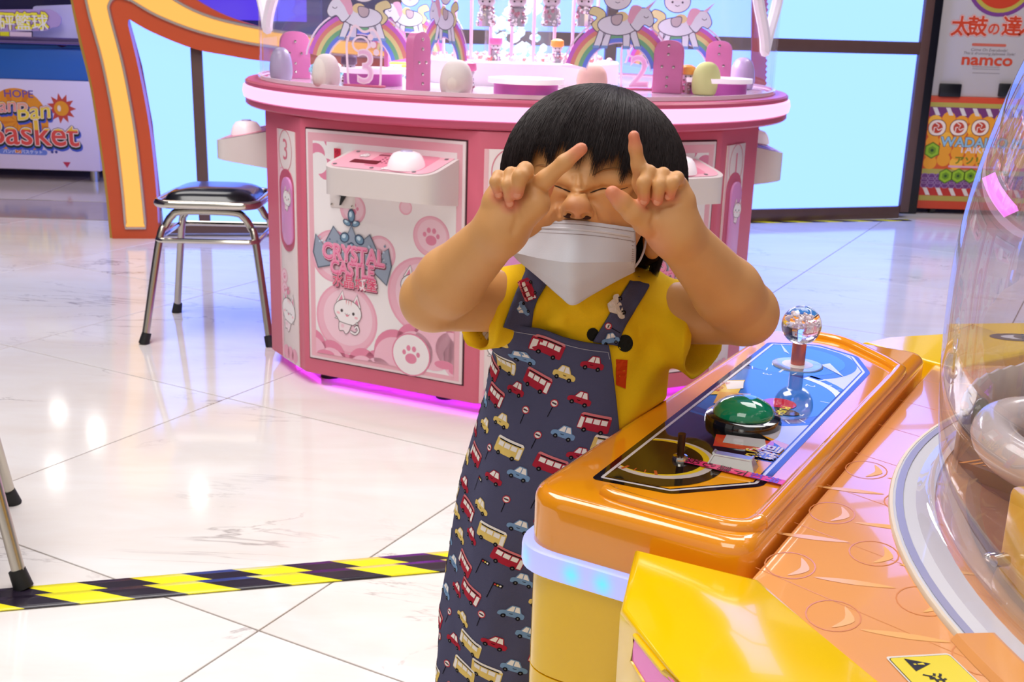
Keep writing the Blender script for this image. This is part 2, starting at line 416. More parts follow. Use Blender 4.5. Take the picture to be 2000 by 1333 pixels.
MB().prism([(p[0], p[1]) for p in poly], -.04, .06, fr=frA, bev=.006, seg=2).build('arch_body', ORANGE, tA, ang=30)
edge = [uvA(*p) for p in spline([(218, 463), (210, 380), (197, 280), (180, 170), (158, 80), (142, 0), (134, -60)], 5)]
MB().prism(edge + outer[:31][::-1], -.05, .045, fr=frA).build('edge_trim', GOLD, tA)
bo = [uvA(*p) for p in spline([(250, 441), (243, 360), (228, 240), (205, 120), (178, 20), (168, -50), (185, -105)], 5)]
bi = [uvA(*p) for p in spline([(289, 441), (281, 360), (268, 250), (246, 130), (221, 32), (219, 8), (234, -6), (262, 2)], 5)]
bo2 = [uvA(*p) for p in spline([(262, -90), (318, -20), (400, 28), (514, 56), (640, 74), (760, 84)], 5)]
bi2 = [uvA(*p) for p in spline([(262, 2), (310, 30), (380, 58), (450, 76), (514, 88), (640, 104), (760, 112)], 5)]
band = bo + bo2 + bi2[::-1] + bi[::-1][1:]
MB().prism(band, .055, .066, fr=frA).build('amber_band', AMBER, tA, smooth=False)
tr = MB(); tr.tube([frA(p[0], p[1], .064) for p in band], .009, 6, closed=True); tr.build('chrome_trim', mat('trim_metal', (205, 190, 180), .25, .9), tA)
# blue panes inside the arch
pane1 = [uvA(*p, -.02) for p in [(253, 36), (300, 62), (371, 90), (378, 180), (385, 300), (389, 441), (320, 441), (310, 350), (298, 240), (278, 130)]]
pane2 = [uvA(*p, -.02) for p in [(394, 98), (450, 108), (514, 118), (640, 130), (640, 441), (411, 441), (403, 280)]]
tP = thing('light_partition', 'glowing pale blue panes with brown mullion inside the orange arch', 'light panel', frA(.3, 0, -.02))
MB().prism(pane1, -.03, -.02, fr=frA).build('light_pane', BLUEG, tP, smooth=False)
MB().prism(pane2, -.03, -.02, fr=frA).build('light_pane', BLUEG, tP, smooth=False)
MB().prism([uvA(*p, -.0) for p in [(371, 88), (394, 97), (411, 441), (389, 441)]], -.04, .0, fr=frA, bev=.003).build('mullion', BROWNF, tP)
MB().prism([uvA(*p, -.0) for p in [(314, 441), (645, 441), (645, 455), (315, 456)]], -.04, .005, fr=frA, bev=.003).build('bottom_rail', BROWNF, tP)
for q in ([(389, 441), (389, 436), (318, 436), (318, 441)], [(411, 441), (411, 436), (640, 436), (640, 441)]):
    MB().prism([uvA(*p) for p in q], -.03, -.005, fr=frA).build('glass_bead', CHROME, tP, smooth=False)

# ------------------------------------------------------------------ basketball machine, far left
WHITECAB = grain(mat('white_cabinet', (226, 208, 226), .3), 5, .03)
BLUECAB = grain(mat('blue_cabinet', (40, 100, 176), .3), 5, .05)
tB = thing('basketball_machine', 'white and blue basketball game machine behind the orange arch', 'arcade machine', (-3.2, 7.0, 0))
YB = 6.95
frB = Fr((0, YB, 0), (1, 0, 0), (0, 0, 1), (0, -1, 0))
def uvB(x, y, w=0.0):
    q = gy(x, y, YB - w); return (q[0], q[2])
xr = uvB(191, 250)[0]; z_b = uvB(100, 333)[1]; z_w = uvB(100, 157)[1]; z_bl = uvB(100, 97)[1]
MB().box(((xr - 4.2) / 2, YB + .35, (z_b + z_w) / 2), (xr + 4.2, .7, z_w - z_b), bev=.012).build('lower_cabinet', WHITECAB, tB)
MB().box(((xr - 4.2) / 2 + .01, YB + .37, (z_w + z_bl) / 2), (xr + 4.2, .72, z_bl - z_w), bev=.012).build('ball_trough', BLUECAB, tB)
MB().tube([(-4.2, YB - .02, z_bl + .05), (xr, YB - .02, z_bl + .05)], .022, 10).build('rail', mat('violet_chrome', (150, 130, 190), .15, .9), tB)
MB().box(((xr - 4.2) / 2, YB + .9, z_bl + .5), (xr + 4.2, .03, 1.0), bev=.004).build('backboard', mat('dark_glass', (58, 52, 84), .08, coat=.5), tB)
for xx in (xr - .07, xr - 1.0):
    MB().tube([(xx, YB + .08, 0), (xx, YB + .08, z_b + .02)], .028, 12).build('leg', STEEL, tB)
# header plate with characters standing on the rail
hp = MB(); hp.prism(round_poly([uvB(*p) for p in [(-120, 20), (85, 18), (98, 18), (112, 26), (120, 35), (117, 52), (100, 54), (92, 60), (-120, 66)]], .03), -.012, -.002, fr=frB); hp.build('header_sign', mat('lilac_sign', (186, 158, 205), .4), tB)
MB().prism(round_poly([uvB(*p, -.1) for p in [(64, 12), (160, 8), (152, 84), (64, 82)]], .02), -.12, -.10, fr=frB).build('score_board', mat('pale_board', (205, 195, 225), .3), tB)
pB = Print(frB, step=.0006)
for i, ch in enumerate('砰籃球'):
    cx, cy = uvB(13 + 32.5 * i, 43); s = .105
    pB.text(ch, cx, cy, s, (120, 40, 110), 1, off=.075); pB.text(ch, cx, cy, s, (250, 235, 60), 2, off=.035)
    pB.text(ch, cx, cy - .012, s * .97, (250, 240, 235), 3, off=.0)
pB.poly([uvB(*p) for p in [(0, 62), (18, 62), (18, 71), (0, 71)]], (240, 230, 40), 1); pB.poly([uvB(*p) for p in [(19, 62), (62, 63), (62, 73), (19, 71)]], (235, 205, 215), 1)
# front artwork
def E2(cx, cy, rx, ry): 
    a = uvB(cx, cy); b = uvB(cx + rx, cy + ry); return a[0], a[1], abs(b[0] - a[0]), abs(a[1] - b[1])
cx, cy, rx, ry = E2(34, 237, 66, 66); pB.poly(ell(cx, cy, rx, ry, 40), (238, 150, 40), 1)
for k in range(9):
    a = radians(20 + 40 * k); pB.poly([(cx, cy), (cx + rx * .98 * cos(a), cy + ry * .98 * sin(a)), (cx + rx * .98 * cos(a + .22), cy + ry * .98 * sin(a + .22))], (225, 128, 35), 1.5)
pts = []
cx, cy, rx, ry = E2(120, 212, 31, 31)
for k in range(22):
    r_ = 1.0 if k % 2 == 0 else .6; a = 2 * pi * k / 22; pts.append((cx + rx * r_ * cos(a), cy + ry * r_ * sin(a)))
pB.poly(pts, (205, 75, 60), 1.6); pB.poly(ell(cx, cy, rx * .5, ry * .48), (240, 155, 40), 2); pB.poly(ell(cx - rx * .15, cy, rx * .12, ry * .2), (250, 225, 200), 2.5)
a, b = uvB(36, 184); pB.text('HOPE', a, b, .062, (110, 80, 160), 2, off=.012, sx=1.15)
def logo(body, x, y, size, hi, lo, rot=0, shear=.15, edge=(70, 30, 40)):
    a, b = uvB(x, y)
    pB.text(body, a + .006, b - .018, size, (70, 90, 190), 2.2, off=.075, shear=shear, rot=rot); pB.text(body, a, b - .008, size, (30, 50, 40), 2.6, off=.065, shear=shear, rot=rot)
    pB.text(body, a, b, size, edge, 3, off=.05, shear=shear, rot=rot); pB.text(body, a, b, size, (250, 225, 215), 3.4, off=.035, shear=shear, rot=rot); pB.text(body, a, b, size, lo, 3.8, off=.012, shear=shear, rot=rot)
    v, f = text2d(body, .012, shear); ym = 0.12
    for q in f:
        pc = [tuple(v[i]) for i in q]; pc = clip_half(pc, 1, ym, False)
        if len(pc) > 2:
            c_, s_ = cos(radians(rot)), sin(radians(rot))
            pB.poly([(a + size * (p[0] * c_ - p[1] * s_), b + size * (p[0] * s_ + p[1] * c_)) for p in pc], hi, 4.1)
logo('Ban', 2, 207, .125, (245, 205, 60), (240, 150, 140), 6); logo('Ban', 64, 218, .145, (240, 170, 140), (250, 215, 70), 6)
logo('Basket', 62, 262, .215, (250, 200, 60), (230, 80, 70), 0, .0)
a, b = uvB(45, 297); pB.poly(rrect(.30, .032, .015, cx=a, cy=b), (110, 130, 205), 1.2); pB.text('バンバンバスケット', a, b, .026, (240, 235, 250), 1.8, off=.01, sx=1.05)
for x in (102, 110): q = uvB(x, 297); pB.poly(ell(*q, .009), (70, 70, 140), 1.2)
a, b = uvB(131, 323); pB.poly([(a - .024, b + .02), (a + .024, b + .02), (a, b - .016)], (190, 50, 80), 1.2)
pB.build('printed_logo', tB)['kind'] = 'stuff'
# red basketball bag shape lying on the trough beside the arch
MB().ball(gy(138, 66, YB + .25), (.09, .07, .05), 16).build('ball_rack_pad', mat('dark_green_pad', (50, 52, 66), .4), tB)
tag(MB().ball(gy(120, 76, YB + .2), (.05, .05, .05), 20).build('basketball', mat('basketball_red', (190, 60, 60), .5)), 'small red ball lying in the basketball machine trough', 'ball')
# dark hall behind: glowing game screens
tS = thing('game_cabinet', 'dark game cabinet with violet screen behind the arch', 'arcade machine', (-2.0, 7.4, 0))
MB().box((-1.9, 7.6, 1.1), (1.3, .5, 2.2), bev=.02).build('body', mat('dark_violet_case', (46, 36, 84), .3), tS)
MB().box((-1.9, 7.34, 1.25), (1.1, .02, .5), bev=.004).build('screen', mat('violet_screen', (40, 30, 120), .2, emit=(.09, .04, .55), es=1), tS)
# ------------------------------------------------------------------ hazard tape
def hazard(name):
    m = bpy.data.materials.new(name); m.use_nodes = True; nt = m.node_tree; b = nt.nodes['Principled BSDF']; b.inputs['Roughness'].default_value = .22
    uv = nt.nodes.new('ShaderNodeUVMap'); sp = nt.nodes.new('ShaderNodeSeparateXYZ'); nt.links.new(uv.outputs[0], sp.inputs[0])
    ad = nt.nodes.new('ShaderNodeMath'); ad.operation = 'MULTIPLY_ADD'; ad.inputs[1].default_value = 1.7; nt.links.new(sp.outputs[1], ad.inputs[0]); nt.links.new(sp.outputs[0], ad.inputs[2])
    fr_ = nt.nodes.new('ShaderNodeMath'); fr_.operation = 'FRACT'
    dv = nt.nodes.new('ShaderNodeMath'); dv.operation = 'DIVIDE'; dv.inputs[1].default_value = .19; nt.links.new(ad.outputs[0], dv.inputs[0]); nt.links.new(dv.outputs[0], fr_.inputs[0])
    gt = nt.nodes.new('ShaderNodeMath'); gt.operation = 'GREATER_THAN'; gt.inputs[1].default_value = .5; nt.links.new(fr_.outputs[0], gt.inputs[0])
    mx = nt.nodes.new('ShaderNodeMix'); mx.data_type = 'RGBA'; mx.inputs['A'].default_value = (*lin((245, 235, 20)), 1); mx.inputs['B'].default_value = (*lin((38, 30, 44)), 1)
    nt.links.new(gt.outputs[0], mx.inputs['Factor']); nt.links.new(mx.outputs['Result'], b.inputs['Base Color']); return m
HAZ = hazard('hazard_tape')
def tape(label, p0, p1, wd, z, group=None, wave=.0012, ph=0.0):
    p0 = np.array(p0[:2]); p1 = np.array(p1[:2]); d = p1 - p0; L = np.linalg.norm(d); d /= L; n = np.array([-d[1], d[0]]); N = 60; K = 4; v = []; f = []; uv = []
    for i in range(N + 1):
        for k in range(K + 1):
            u = L * i / N; q = k / K * wd
            h = z + wave * max(0, sin(u * 23 + ph + k * .6)) * sin(pi * (k / K) ** 3)
            P = p0 + d * u + n * q; v.append((P[0], P[1], h)); uv.append((u + ph * .02, q))
    for i in range(N):
        for k in range(K): f.append((i * (K + 1) + k, (i + 1) * (K + 1) + k, (i + 1) * (K + 1) + k + 1, i * (K + 1) + k + 1))
    o = obj('floor_tape', v, f, HAZ); me = o.data; ul = me.uv_layers.new(name='UVMap')
    for lp in me.loops: ul.data[lp.index].uv = uv[lp.vertex_index]
    sm = o.modifiers.new('thick', 'SOLIDIFY'); sm.thickness = .0008; sm.offset = 1
    tag(o, label, 'tape'); return o
a, b = gz(-40, 1200), gz(960, 1111)
nn = np.array([-(b - a)[1], (b - a)[0]]); nn = nn / np.linalg.norm(nn) * .042
tape('front strip of yellow and black hazard tape across the floor', a, b, .05, .0022, ph=1.0)
tape('rear strip of yellow and black hazard tape overlapped by the front strip', a[:2] + nn, b[:2] + nn, .046, .0008, wave=.0, ph=2.7)
q0 = gz(1440, 437); q1 = gz(1782, 432)
tape('short hazard tape along the foot of the blue panel wall', q0, q1, .055, .0008, wave=.0006, ph=.4)

# ------------------------------------------------------------------ drum game machine, far right
tT = thing('drum_machine', 'white drum game cabinet with orange printed lower panel at right', 'arcade machine', (2.8, 6.9, 0))
BLACKCAB = grain(mat('black_cabinet', (14, 13, 18), .35), 8, .2)
GREYW = grain(mat('grey_white_board', (190, 182, 178), .45), 4, .03)
YT = 6.80
frT = Fr((0, YT, 0), (1, 0, 0), (0, 0, 1), (0, -1, 0))
def uvT(x, y, w=0.0):
    q = gy(x, y, YT - w); return (q[0], q[2])
u0 = uvT(1786, 405)[0]; z0 = uvT(1850, 408)[1]; z1 = uvT(1850, 188)[1]
MB().box((u0 + .62, YT + .32, 1.0), (1.24 + .02, .6, 1.88), bev=.01).build('body', BLACKCAB, tT)
MB().box((2.33, YT + .2, 1.0), (.16, .5, 2.0), bev=.008).build('side_post', BLACKCAB, tT)
MB().box((u0 + .62, YT + .01, (z1 + 2.0) / 2), (1.24, .03, 2.0 - z1), bev=.004).build('upper_board', GREYW, tT)
MB().box((u0 + .62, YT - .005, (z0 + z1) / 2), (1.24, .03, z1 - z0), bev=.006).build('lower_board', mat('red_orange', (205, 70, 40), .4), tT)
for x in (1805, 1960):
    c = gz(x, 412); MB().tube([(c[0], YT + .02, .035), (c[0] + .03, YT + .02, .035)], .033, 14).build('caster', BLACKRUB, tT)
pT = Print(lambda u, v, w_: frT(u, v, w_ + .0202), step=.0006)
zz = lambda y: uvT(1850, y)[1]
uw = 1.22; uc = u0 + .62; W0, W1_ = u0 + .01, u0 + 1.23
def bar(ya, yb, col, L): pT.poly([(W0, zz(ya)), (W1_, zz(ya)), (W1_, zz(yb)), (W0, zz(yb))], col, L)
bar(200, 209, (180, 165, 75), 1); bar(209, 228, (120, 55, 110), 1); bar(228, 330, (215, 90, 35), 1); bar(330, 340, (178, 168, 80), 1); bar(340, 366, (112, 60, 120), 1); bar(366, 382, (190, 50, 40), 1); bar(382, 392, (178, 160, 75), 1)
for k in range(16):
    for (ya, yb, col) in ((210, 225, (225, 215, 205)), (367, 381, (225, 215, 205))):
        a = W0 + .015 + k * .078; pT.poly([(a, zz(ya)), (a + .026, zz(ya)), (a + .05, zz(yb)), (a + .024, zz(yb))], col, 2)
rr = random.Random(3)
for k in range(16):
    for j in range(5):
        pT.poly(ell(W0 + .04 + k * .078, zz(238 + j * 20) + (k % 2) * .02, .04, n=16), (240, 160, 40) if (k * 3 + j) % 5 else (250, 185, 60), 1.5 + .3 * ((k + j) % 2))
for k in range(30):
    for j in range(3): pT.line(ell(W0 + .02 + k * .042, zz(345 + j * 8), .02, n=6), .004, (165, 130, 165), 1.6, True)
for k in range(3):
    c = uvT(1828 + 42 * k, 249); pT.poly(rrect(.108, .098, .046, cx=c[0], cy=c[1]), (110, 40, 40), 2.2); pT.poly(rrect(.1, .09, .043, cx=c[0], cy=c[1]), (245, 225, 205), 2.5)
    pT.poly(ell(*c, .032), (195, 65, 40), 3)
    for q in range(3):
        a = 2 * pi * q / 3 + .5; pT.line([(c[0] + .004 * cos(a), c[1] + .004 * sin(a)), (c[0] + .017 * cos(a + .5), c[1] + .017 * sin(a + .5)), (c[0] + .03 * cos(a + 1.5), c[1] + .03 * sin(a + 1.5))], .006, (245, 225, 205), 3.4)
def hexm(x, y, r):
    c = uvT(x, y); pT.poly(ell(*c, r, n=6, a0=30, a1=390), (80, 110, 20), 2.4); pT.poly(ell(*c, r * .86, n=6, a0=30, a1=390), (150, 190, 40), 2.7); pT.poly(ell(*c, r * .5, n=6, a0=30, a1=390), (110, 150, 30), 3); pT.poly(ell(*c, r * .2, n=8), (50, 80, 30), 3.3)
hexm(1818, 293, .05)
for k in range(4): hexm(1844 + 24.5 * k, 343, .046)
c = uvT(1908, 279); pT.text('WADAIKO MASTER', c[0] + .135, c[1], .078, (60, 50, 60), 3.5, off=.06, sx=1.05); pT.text('WADAIKO MASTER', c[0] + .135, c[1], .078, (150, 190, 210), 3.8, off=.03, sx=1.05)
c = uvT(1922, 293); pT.text('TAIKO NO TATSUJIN', c[0] + .14, c[1], .06, (235, 215, 215), 3.5, off=.02, sx=1.05)
c = uvT(1890, 314); pT.text('アソリ', c[0], c[1], .05, (110, 130, 30), 3.5, off=.03, sx=1.2); pT.poly(rrect(.3, .012, .005, cx=c[0] + .03, cy=c[1] - .035), (230, 170, 190), 3)
pT.build('printed_panel', tT)['kind'] = 'stuff'
pU = Print(lambda u, v, w_: frT(u, v, w_ + .0055), step=.0006)
x0 = 1900
for i, ch in enumerate('太鼓の達人'):
    c = uvT(1876 + 32 * i + (3 if i > 2 else 0), 54 if i != 2 else 58); s = .118 if i != 2 else .075
    pU.text(ch, *c, s, (205, 80, 50), 1, off=.075); pU.text(ch, *c, s, (245, 225, 215), 2, off=.055); pU.text(ch, *c, s, (205, 65, 30), 3, off=.03)
c = uvT(1931, 88); pU.poly(rrect(.2, .016, .007, cx=c[0], cy=c[1]), (205, 100, 80), 1)
c = uvT(1931, 98); pU.text('Come On Everybody!', *c, .024, (120, 110, 110), 1, shear=.2); c = uvT(1931, 105); pU.text('This is drumming Japanese Style!', *c, .023, (120, 110, 110), 1, shear=.2)
c = uvT(1927, 118); pU.text('namco', *c, .09, (205, 70, 40), 1, off=.03, sx=1.25)
for y in (131, 135, 143): c = uvT(1925, y); pU.poly(rrect(.16, .004, .001, cx=c[0], cy=c[1]), (160, 150, 150), 1)
c = uvT(1958, -38)
for r_, col, L in ((.20, (120, 60, 130), 1), (.178, (185, 170, 70), 2), (.155, (200, 60, 30), 3)): pU.poly(ell(*c, r_, n=40), col, L)
pU.build('printed_title', tT)
for x in (1853, 1969):
    c = uvT(x, 176); MB().box((c[0], c[1], .02), (.125, .075, .03), bev=.006, fr=frT).build('hinge_plate', BLACKCAB, tT)
# red scalloped banner behind the pink machine
t_b = []
for k in range(20):
    y = -40 + k * 11
    t_b += [(1497 - k * .2, y), (1500 - k * .2, y + 4), (1497 - k * .2, y + 9)]
YR = 5.2
bp_ = [(gy(x, y, YR)[0], gy(x, y, YR)[2]) for x, y in [(1468, -40)] + t_b + [(1466, 180)]]
fr5 = Fr((0, YR, 0), (1, 0, 0), (0, 0, 1), (0, -1, 0))
zmin = min(p[1] for p in bp_)
tRB = thing('banner', 'red scalloped banner on a post behind the pink machine right edge', 'banner', (gy(1480, 100, YR)[0], YR, 0))
MB().prism(bp_, 0, .02, fr=fr5).build('scalloped_board', mat('red_felt', (176, 24, 44), .6), tRB)
MB().tube([(gy(1477, 170, YR)[0], YR + .02, 0), (gy(1477, 170, YR)[0], YR + .02, zmin + .1)], .012, 8).build('post', STEEL, tRB)
# ------------------------------------------------------------------ pink claw machine
def frpx(fr, x, y, w=0.0):
    d = ray(x, y); C = np.array([0, 0, CAM_H]); o = fr(0, 0, w); t = ((o - C) @ fr.ez) / (d @ fr.ez); P = C + d * t - o
    return (float(P @ fr.ex), float(P @ fr.ey))
PINK = grain(mat('pink_paint', (214, 104, 128), .38), 8, .03)
DPINK = grain(mat('deep_pink_paint', (198, 88, 118), .38), 8, .03)
LPINK = grain(mat('light_pink_panel', (240, 222, 226), .35), 5, .02)
CREAMP = grain(mat('cream_panel', (236, 222, 222), .4), 5, .02)
SHELFM = grain(mat('shelf_white', (224, 214, 212), .4), 5, .03)
PCX, PCY = -.01, 3.78
Vh = [(-.10, 2.92), (-.605, 3.16), (-.75, 3.376), (-.75, 4.10), (-.605, 4.33), (-.10, 4.56)]
xc = -.02
octv = Vh + [(2 * xc - x, y) for x, y in Vh[::-1]]
tM = thing('claw_machine', 'round pink crystal prize machine with glowing rim behind the child', 'arcade machine', (xc, 3.74, 0))
MB().prism(octv, .035, .775, bev=.006, top_only=False).build('cabinet_body', PINK, tM)
def face(a, b):
    a = np.array([*a, 0.]); b = np.array([*b, 0.]); ex = b - a; L = np.linalg.norm(ex); ex /= L
    return Fr((a + b) / 2, ex, (0, 0, 1), np.cross(ex, (0, 0, 1))), L
mir = lambda p: (2 * xc - p[0], p[1])
F1, L1 = face(Vh[1], Vh[0]); F2, L2 = face(mir(Vh[0]), mir(Vh[1])); FN3, L3 = face(Vh[2], Vh[1]); FN1, _ = face(mir(Vh[1]), mir(Vh[2])); FN2, Ln2 = face(Vh[0], mir(Vh[0]))
FL_, LL = face(Vh[3], Vh[2]); FR_, LR = face(mir(Vh[2]), mir(Vh[3]))
WH = (244, 238, 240); P1 = (236, 168, 190); P2 = (229, 138, 168); P3 = (243, 200, 214); LINE = (92, 82, 84)
def paw(pr, x, y, s, col, L):
    pr.poly(ell(x, y - s * .25, s * .42, s * .34, 16), col, L)
    for a, b, r in ((-.5, .12, .17), (-.18, .42, .19), (.22, .4, .19), (.52, .06, .17)): pr.poly(ell(x + a * s, y + b * s, r * s * .8, r * s, 12), col, L)
def bubble(pr, x, y, r, L, paws=None):
    pr.poly(ell(x, y, r, n=36), P1, L); pr.poly(ell(x, y, r * .94, n=36), (240, 184, 202), L + .4); pr.poly(ell(x + r * .04, y + r * .04, r * .8, n=36), (245, 206, 220), L + .8)
    if paws: paw(pr, x, y, r * .72, P2, L + 1.4)
def kitten(pr, x, y, s, L, tail=True, closed=False, tilt=-8):
    """simple outlined kitten: head, ears, stripes, body, tail"""
    c_, s_ = cos(radians(tilt)), sin(radians(tilt))
    T = lambda pts: [(x + s * (p[0] * c_ - p[1] * s_), y + s * (p[0] * s_ + p[1] * c_)) for p in pts]
    def sh(pts, fill, L, lw=.03, line=LINE):
        if line: pr.line(T(pts), s * lw, line, L + .3, True)
        pr.poly(T(pts), fill, L)
    if tail: pr.line(T(spline([(.28, -.95), (.55, -1.0), (.72, -.8), (.62, -.6), (.5, -.72)], 5)), s * .15, LINE, L); pr.line(T(spline([(.28, -.95), (.55, -1.0), (.72, -.8), (.62, -.6), (.5, -.72)], 5)), s * .09, WH, L + .3)
    sh(spline([(-.2, -.4), (-.42, -.62), (-.36, -1.05), (-.12, -1.02), (.02, -1.15), (.18, -1.0), (.3, -.62), (.36, -.5), (.1, -.45)], 4, True), (245, 226, 232), L + .6)
    pr.poly(T(ell(-.2, -.78, .1, n=12)), P3, L + 1)
    for sx in (-1, 1):
        sh([(sx * .2, .45), (sx * .42, .98), (sx * .72, .35)], WH, L + 1.2); pr.poly(T([(sx * .32, .48), (sx * .44, .8), (sx * .6, .4)]), P2, L + 1.7)
    hd = [(cos(radians(a)) * .8, sin(radians(a)) * .6) for a in range(-50, 231, 14)] + [(-.62, -.4), (-.7, -.5), (-.5, -.5), (-.4, -.6), (0, -.62), (.4, -.6), (.5, -.5), (.72, -.5), (.62, -.4)]
    sh(hd, WH, L + 2)
    for k in (-.14, 0, .14): pr.poly(T([(k - .035, .56), (k + .035, .57), (k + .02, .32)]), (236, 160, 170), L + 2.5)
    for sx in (-1, 1):
        if closed: pr.line(T(ell(sx * .3, -.05, .1, .08, 8, 180, 360)), s * .03, LINE, L + 2.6)
        else: pr.poly(T(ell(sx * .34, -.02, .075, .085, 12)), (70, 56, 60), L + 2.6)
        pr.poly(T(ell(sx * .52, -.18, .1, .06, 12)), (250, 190, 200), L + 2.5)
    pr.poly(T(ell(0, -.16, .09, .09, 10, 180, 360)), (236, 140, 160), L + 2.6); pr.line(T([(-.14, -.1), (-.07, -.17), (0, -.1), (.07, -.17), (.14, -.1)]), s * .025, LINE, L + 2.8)
def big_panel(fr, flip, detail):
    """door with printed artwork on a wide face; coordinates measured on the front left face"""
    dl, db = frpx(F1, 608, 697); dr, _ = frpx(F1, 903, 757); _, dt = frpx(F1, 597, 251)
    sg = -1 if flip else 1
    cx = sg * (dl + dr) / 2; W = dr - dl; Hh = dt - db; cy = (dt + db) / 2
    gap = MB(); gap.box((cx, cy, .0005), (W + .008, Hh + .008, .002), fr=fr); dr_gap = mat('door_gap', (70, 30, 40), .7)
    d = MB().box((cx, cy, .003), (W, Hh, .007), bev=.002, fr=fr).build('door', LPINK, tM); gap.build('door_gap', dr_gap, d)
    pr = Print(lambda u, v, w: fr(u, v, w + .0067), step=.00035)
    pr.poly([(cx - W / 2 + .008, cy - Hh / 2 + .008), (cx + W / 2 - .008, cy - Hh / 2 + .008), (cx + W / 2 - .008, cy + Hh / 2 - .008), (cx - W / 2 + .008, cy + Hh / 2 - .008)], (236, 178, 192), 1)
    x0, x1, y0, y1 = cx - W / 2 + .024, cx + W / 2 - .024, cy - Hh / 2 + .02, cy + Hh / 2 - .03
    pr.poly([(x0, y0), (x1, y0), (x1, y1), (x0, y1)], WH, 2)
    U = lambda x, y: (sg * frpx(F1, x, y)[0], frpx(F1, x, y)[1])
    def clipx(pts):
        for ax, val, less in ((0, x1, True), (0, x0, False), (1, y1, True), (1, y0, False)):
            pts = clip_half(pts, ax, val, less)
            if len(pts) < 3: return None
        return pts
    def cp(pts, col, L):
        q = clipx(pts)
        if q: pr.poly(q, col, L)
    for (px_, py_, r) in ((620, 300, .03), (655, 268, .035), (640, 330, .03)): cp(ell(*U(px_, py_), r, n=20), P2, 2.4)
    for (px_, py_, r) in ((625, 318, .03), (660, 282, .033)): cp(ell(*U(px_, py_), r, n=20), WH, 2.8)
    for (px_, py_, r, pw) in ((845, 462, .056, 1), (795, 405, .02, 0), (826, 578, .108, 0), (680, 622, .103, 0), (692, 408, .042, 1), (655, 500, .075, 0), (745, 495, .05, 0)):
        q = U(px_, py_); bubble(pr, *q, r, 3, pw)
    # clouds along the foot
    for dy, col, L in ((0, P2, 5), (-.022, (242, 190, 208), 5.8)):
        for (px_, py_, r) in ((612, 672, .05), (650, 696, .05), (712, 712, .05), (742, 716, .05), (775, 690, .07), (812, 672, .06), (850, 664, .065), (885, 668, .05), (905, 690, .06)):
            q = U(px_, py_); cp(ell(q[0], q[1] + dy, r, n=28), col, L)
        q = U(760, 720); cp([(x0, y0), (x1, y0), (x1, q[1] + dy), (x0, q[1] + .03 + dy)], col, L)
    for (px_, py_) in ((870, 712), (898, 726), (640, 690)): q = U(px_, py_); cp(ell(q[0], q[1], .03, .012, n=18), P2, 6.3)
    q = U(806, 692); pr.poly(ell(*q, .062, n=32), P2, 7); pr.poly(ell(*q, .058, n=32), WH, 7.4); paw(pr, *q, .044, P2, 8)
    q = U(683, 608); kitten(pr, *q, .058, 9)
    if detail: q = U(815, 560); kitten(pr, *q, .058, 9)
    # tiara and title
    q = U(691, 482); s = .122
    cr = [(-1.0, .18), (-.78, -.05), (-.5, .42), (-.2, .1), (0, .5), (.2, .1), (.5, .35), (.75, -.1), (1.0, .1), (1.08, -.3), (.95, -.75), (.6, -.5), (0, -.4), (-.6, -.5), (-.95, -.6), (-1.08, -.25)]
    T = lambda pts: [(q[0] + p[0] * s * .98, q[1] + p[1] * s - .12 * p[0] * s * .2) for p in pts]
    pr.line(T(cr), .004, (90, 100, 118), 12.4, True); pr.poly(T(cr), (150, 162, 182), 12)
    rr = random.Random(5)
    for k in range(46):
        a = rr.uniform(-.95, .95); b = rr.uniform(-.45, .05); r = rr.uniform(.02, .04); pr.poly(T(ell(a, b + .12 * abs(a), r, n=8)), rr.choice([(220, 228, 238), (120, 140, 165), (190, 205, 225), (95, 110, 135)]), 12.6)
    for (a, b, rx, ry, tl) in ((0, .72, .1, .16, 0), (-.12, .55, .12, .07, -20), (.12, .55, .12, .07, 20), (-.19, .2, .14, .12, 30), (.22, .2, .14, .12, -30), (0, -.02, .1, .14, 0)):
        e = [(a + rx * cos(t) * cos(radians(tl)) - ry * sin(t) * sin(radians(tl)), b + rx * cos(t) * sin(radians(tl)) + ry * sin(t) * cos(radians(tl))) for t in np.linspace(0, 2 * pi, 14)[:-1]]
        pr.poly(T(e), (60, 78, 104), 13); pr.poly(T([(a + (p[0] - a) * .75, b + (p[1] - b) * .75) for p in e]), (116, 150, 178), 13.3); pr.poly(T([(a + (p[0] - a) * .4 - .02, b + (p[1] - b) * .4 + .03) for p in e]), (200, 222, 236), 13.6)
    for body, (px_, py_), sz, sx in (('CRYSTAL', (694, 498), .062, .80), ('CASTLE', (692, 527), .053, .80), ('水晶城堡', (697, 553), .040, .93)):
        a, b = U(px_, py_); rot = -1 if not flip else 1; cj = body[0] == '水'
        pr.text(body, a + .002, b - .003, sz, (130, 60, 84), 15, off=.095 if not cj else .06, sx=sx, rot=rot); pr.text(body, a, b, sz, (246, 225, 232), 15.6, off=.075 if not cj else .04, sx=sx, rot=rot)
        pr.text(body, a, b, sz, (226, 100, 146) if not cj else (226, 80, 120), 16.2, off=.05 if not cj else .018, sx=sx, rot=rot)
        if not cj: pr.text(body, a - .0008, b + .003, sz, (240, 150, 184), 16.6, off=.02, sx=sx, rot=rot)
    pr.build('printed_artwork', d)
    return d
d1 = big_panel(F1, False, True); d2 = big_panel(F2, True, True)
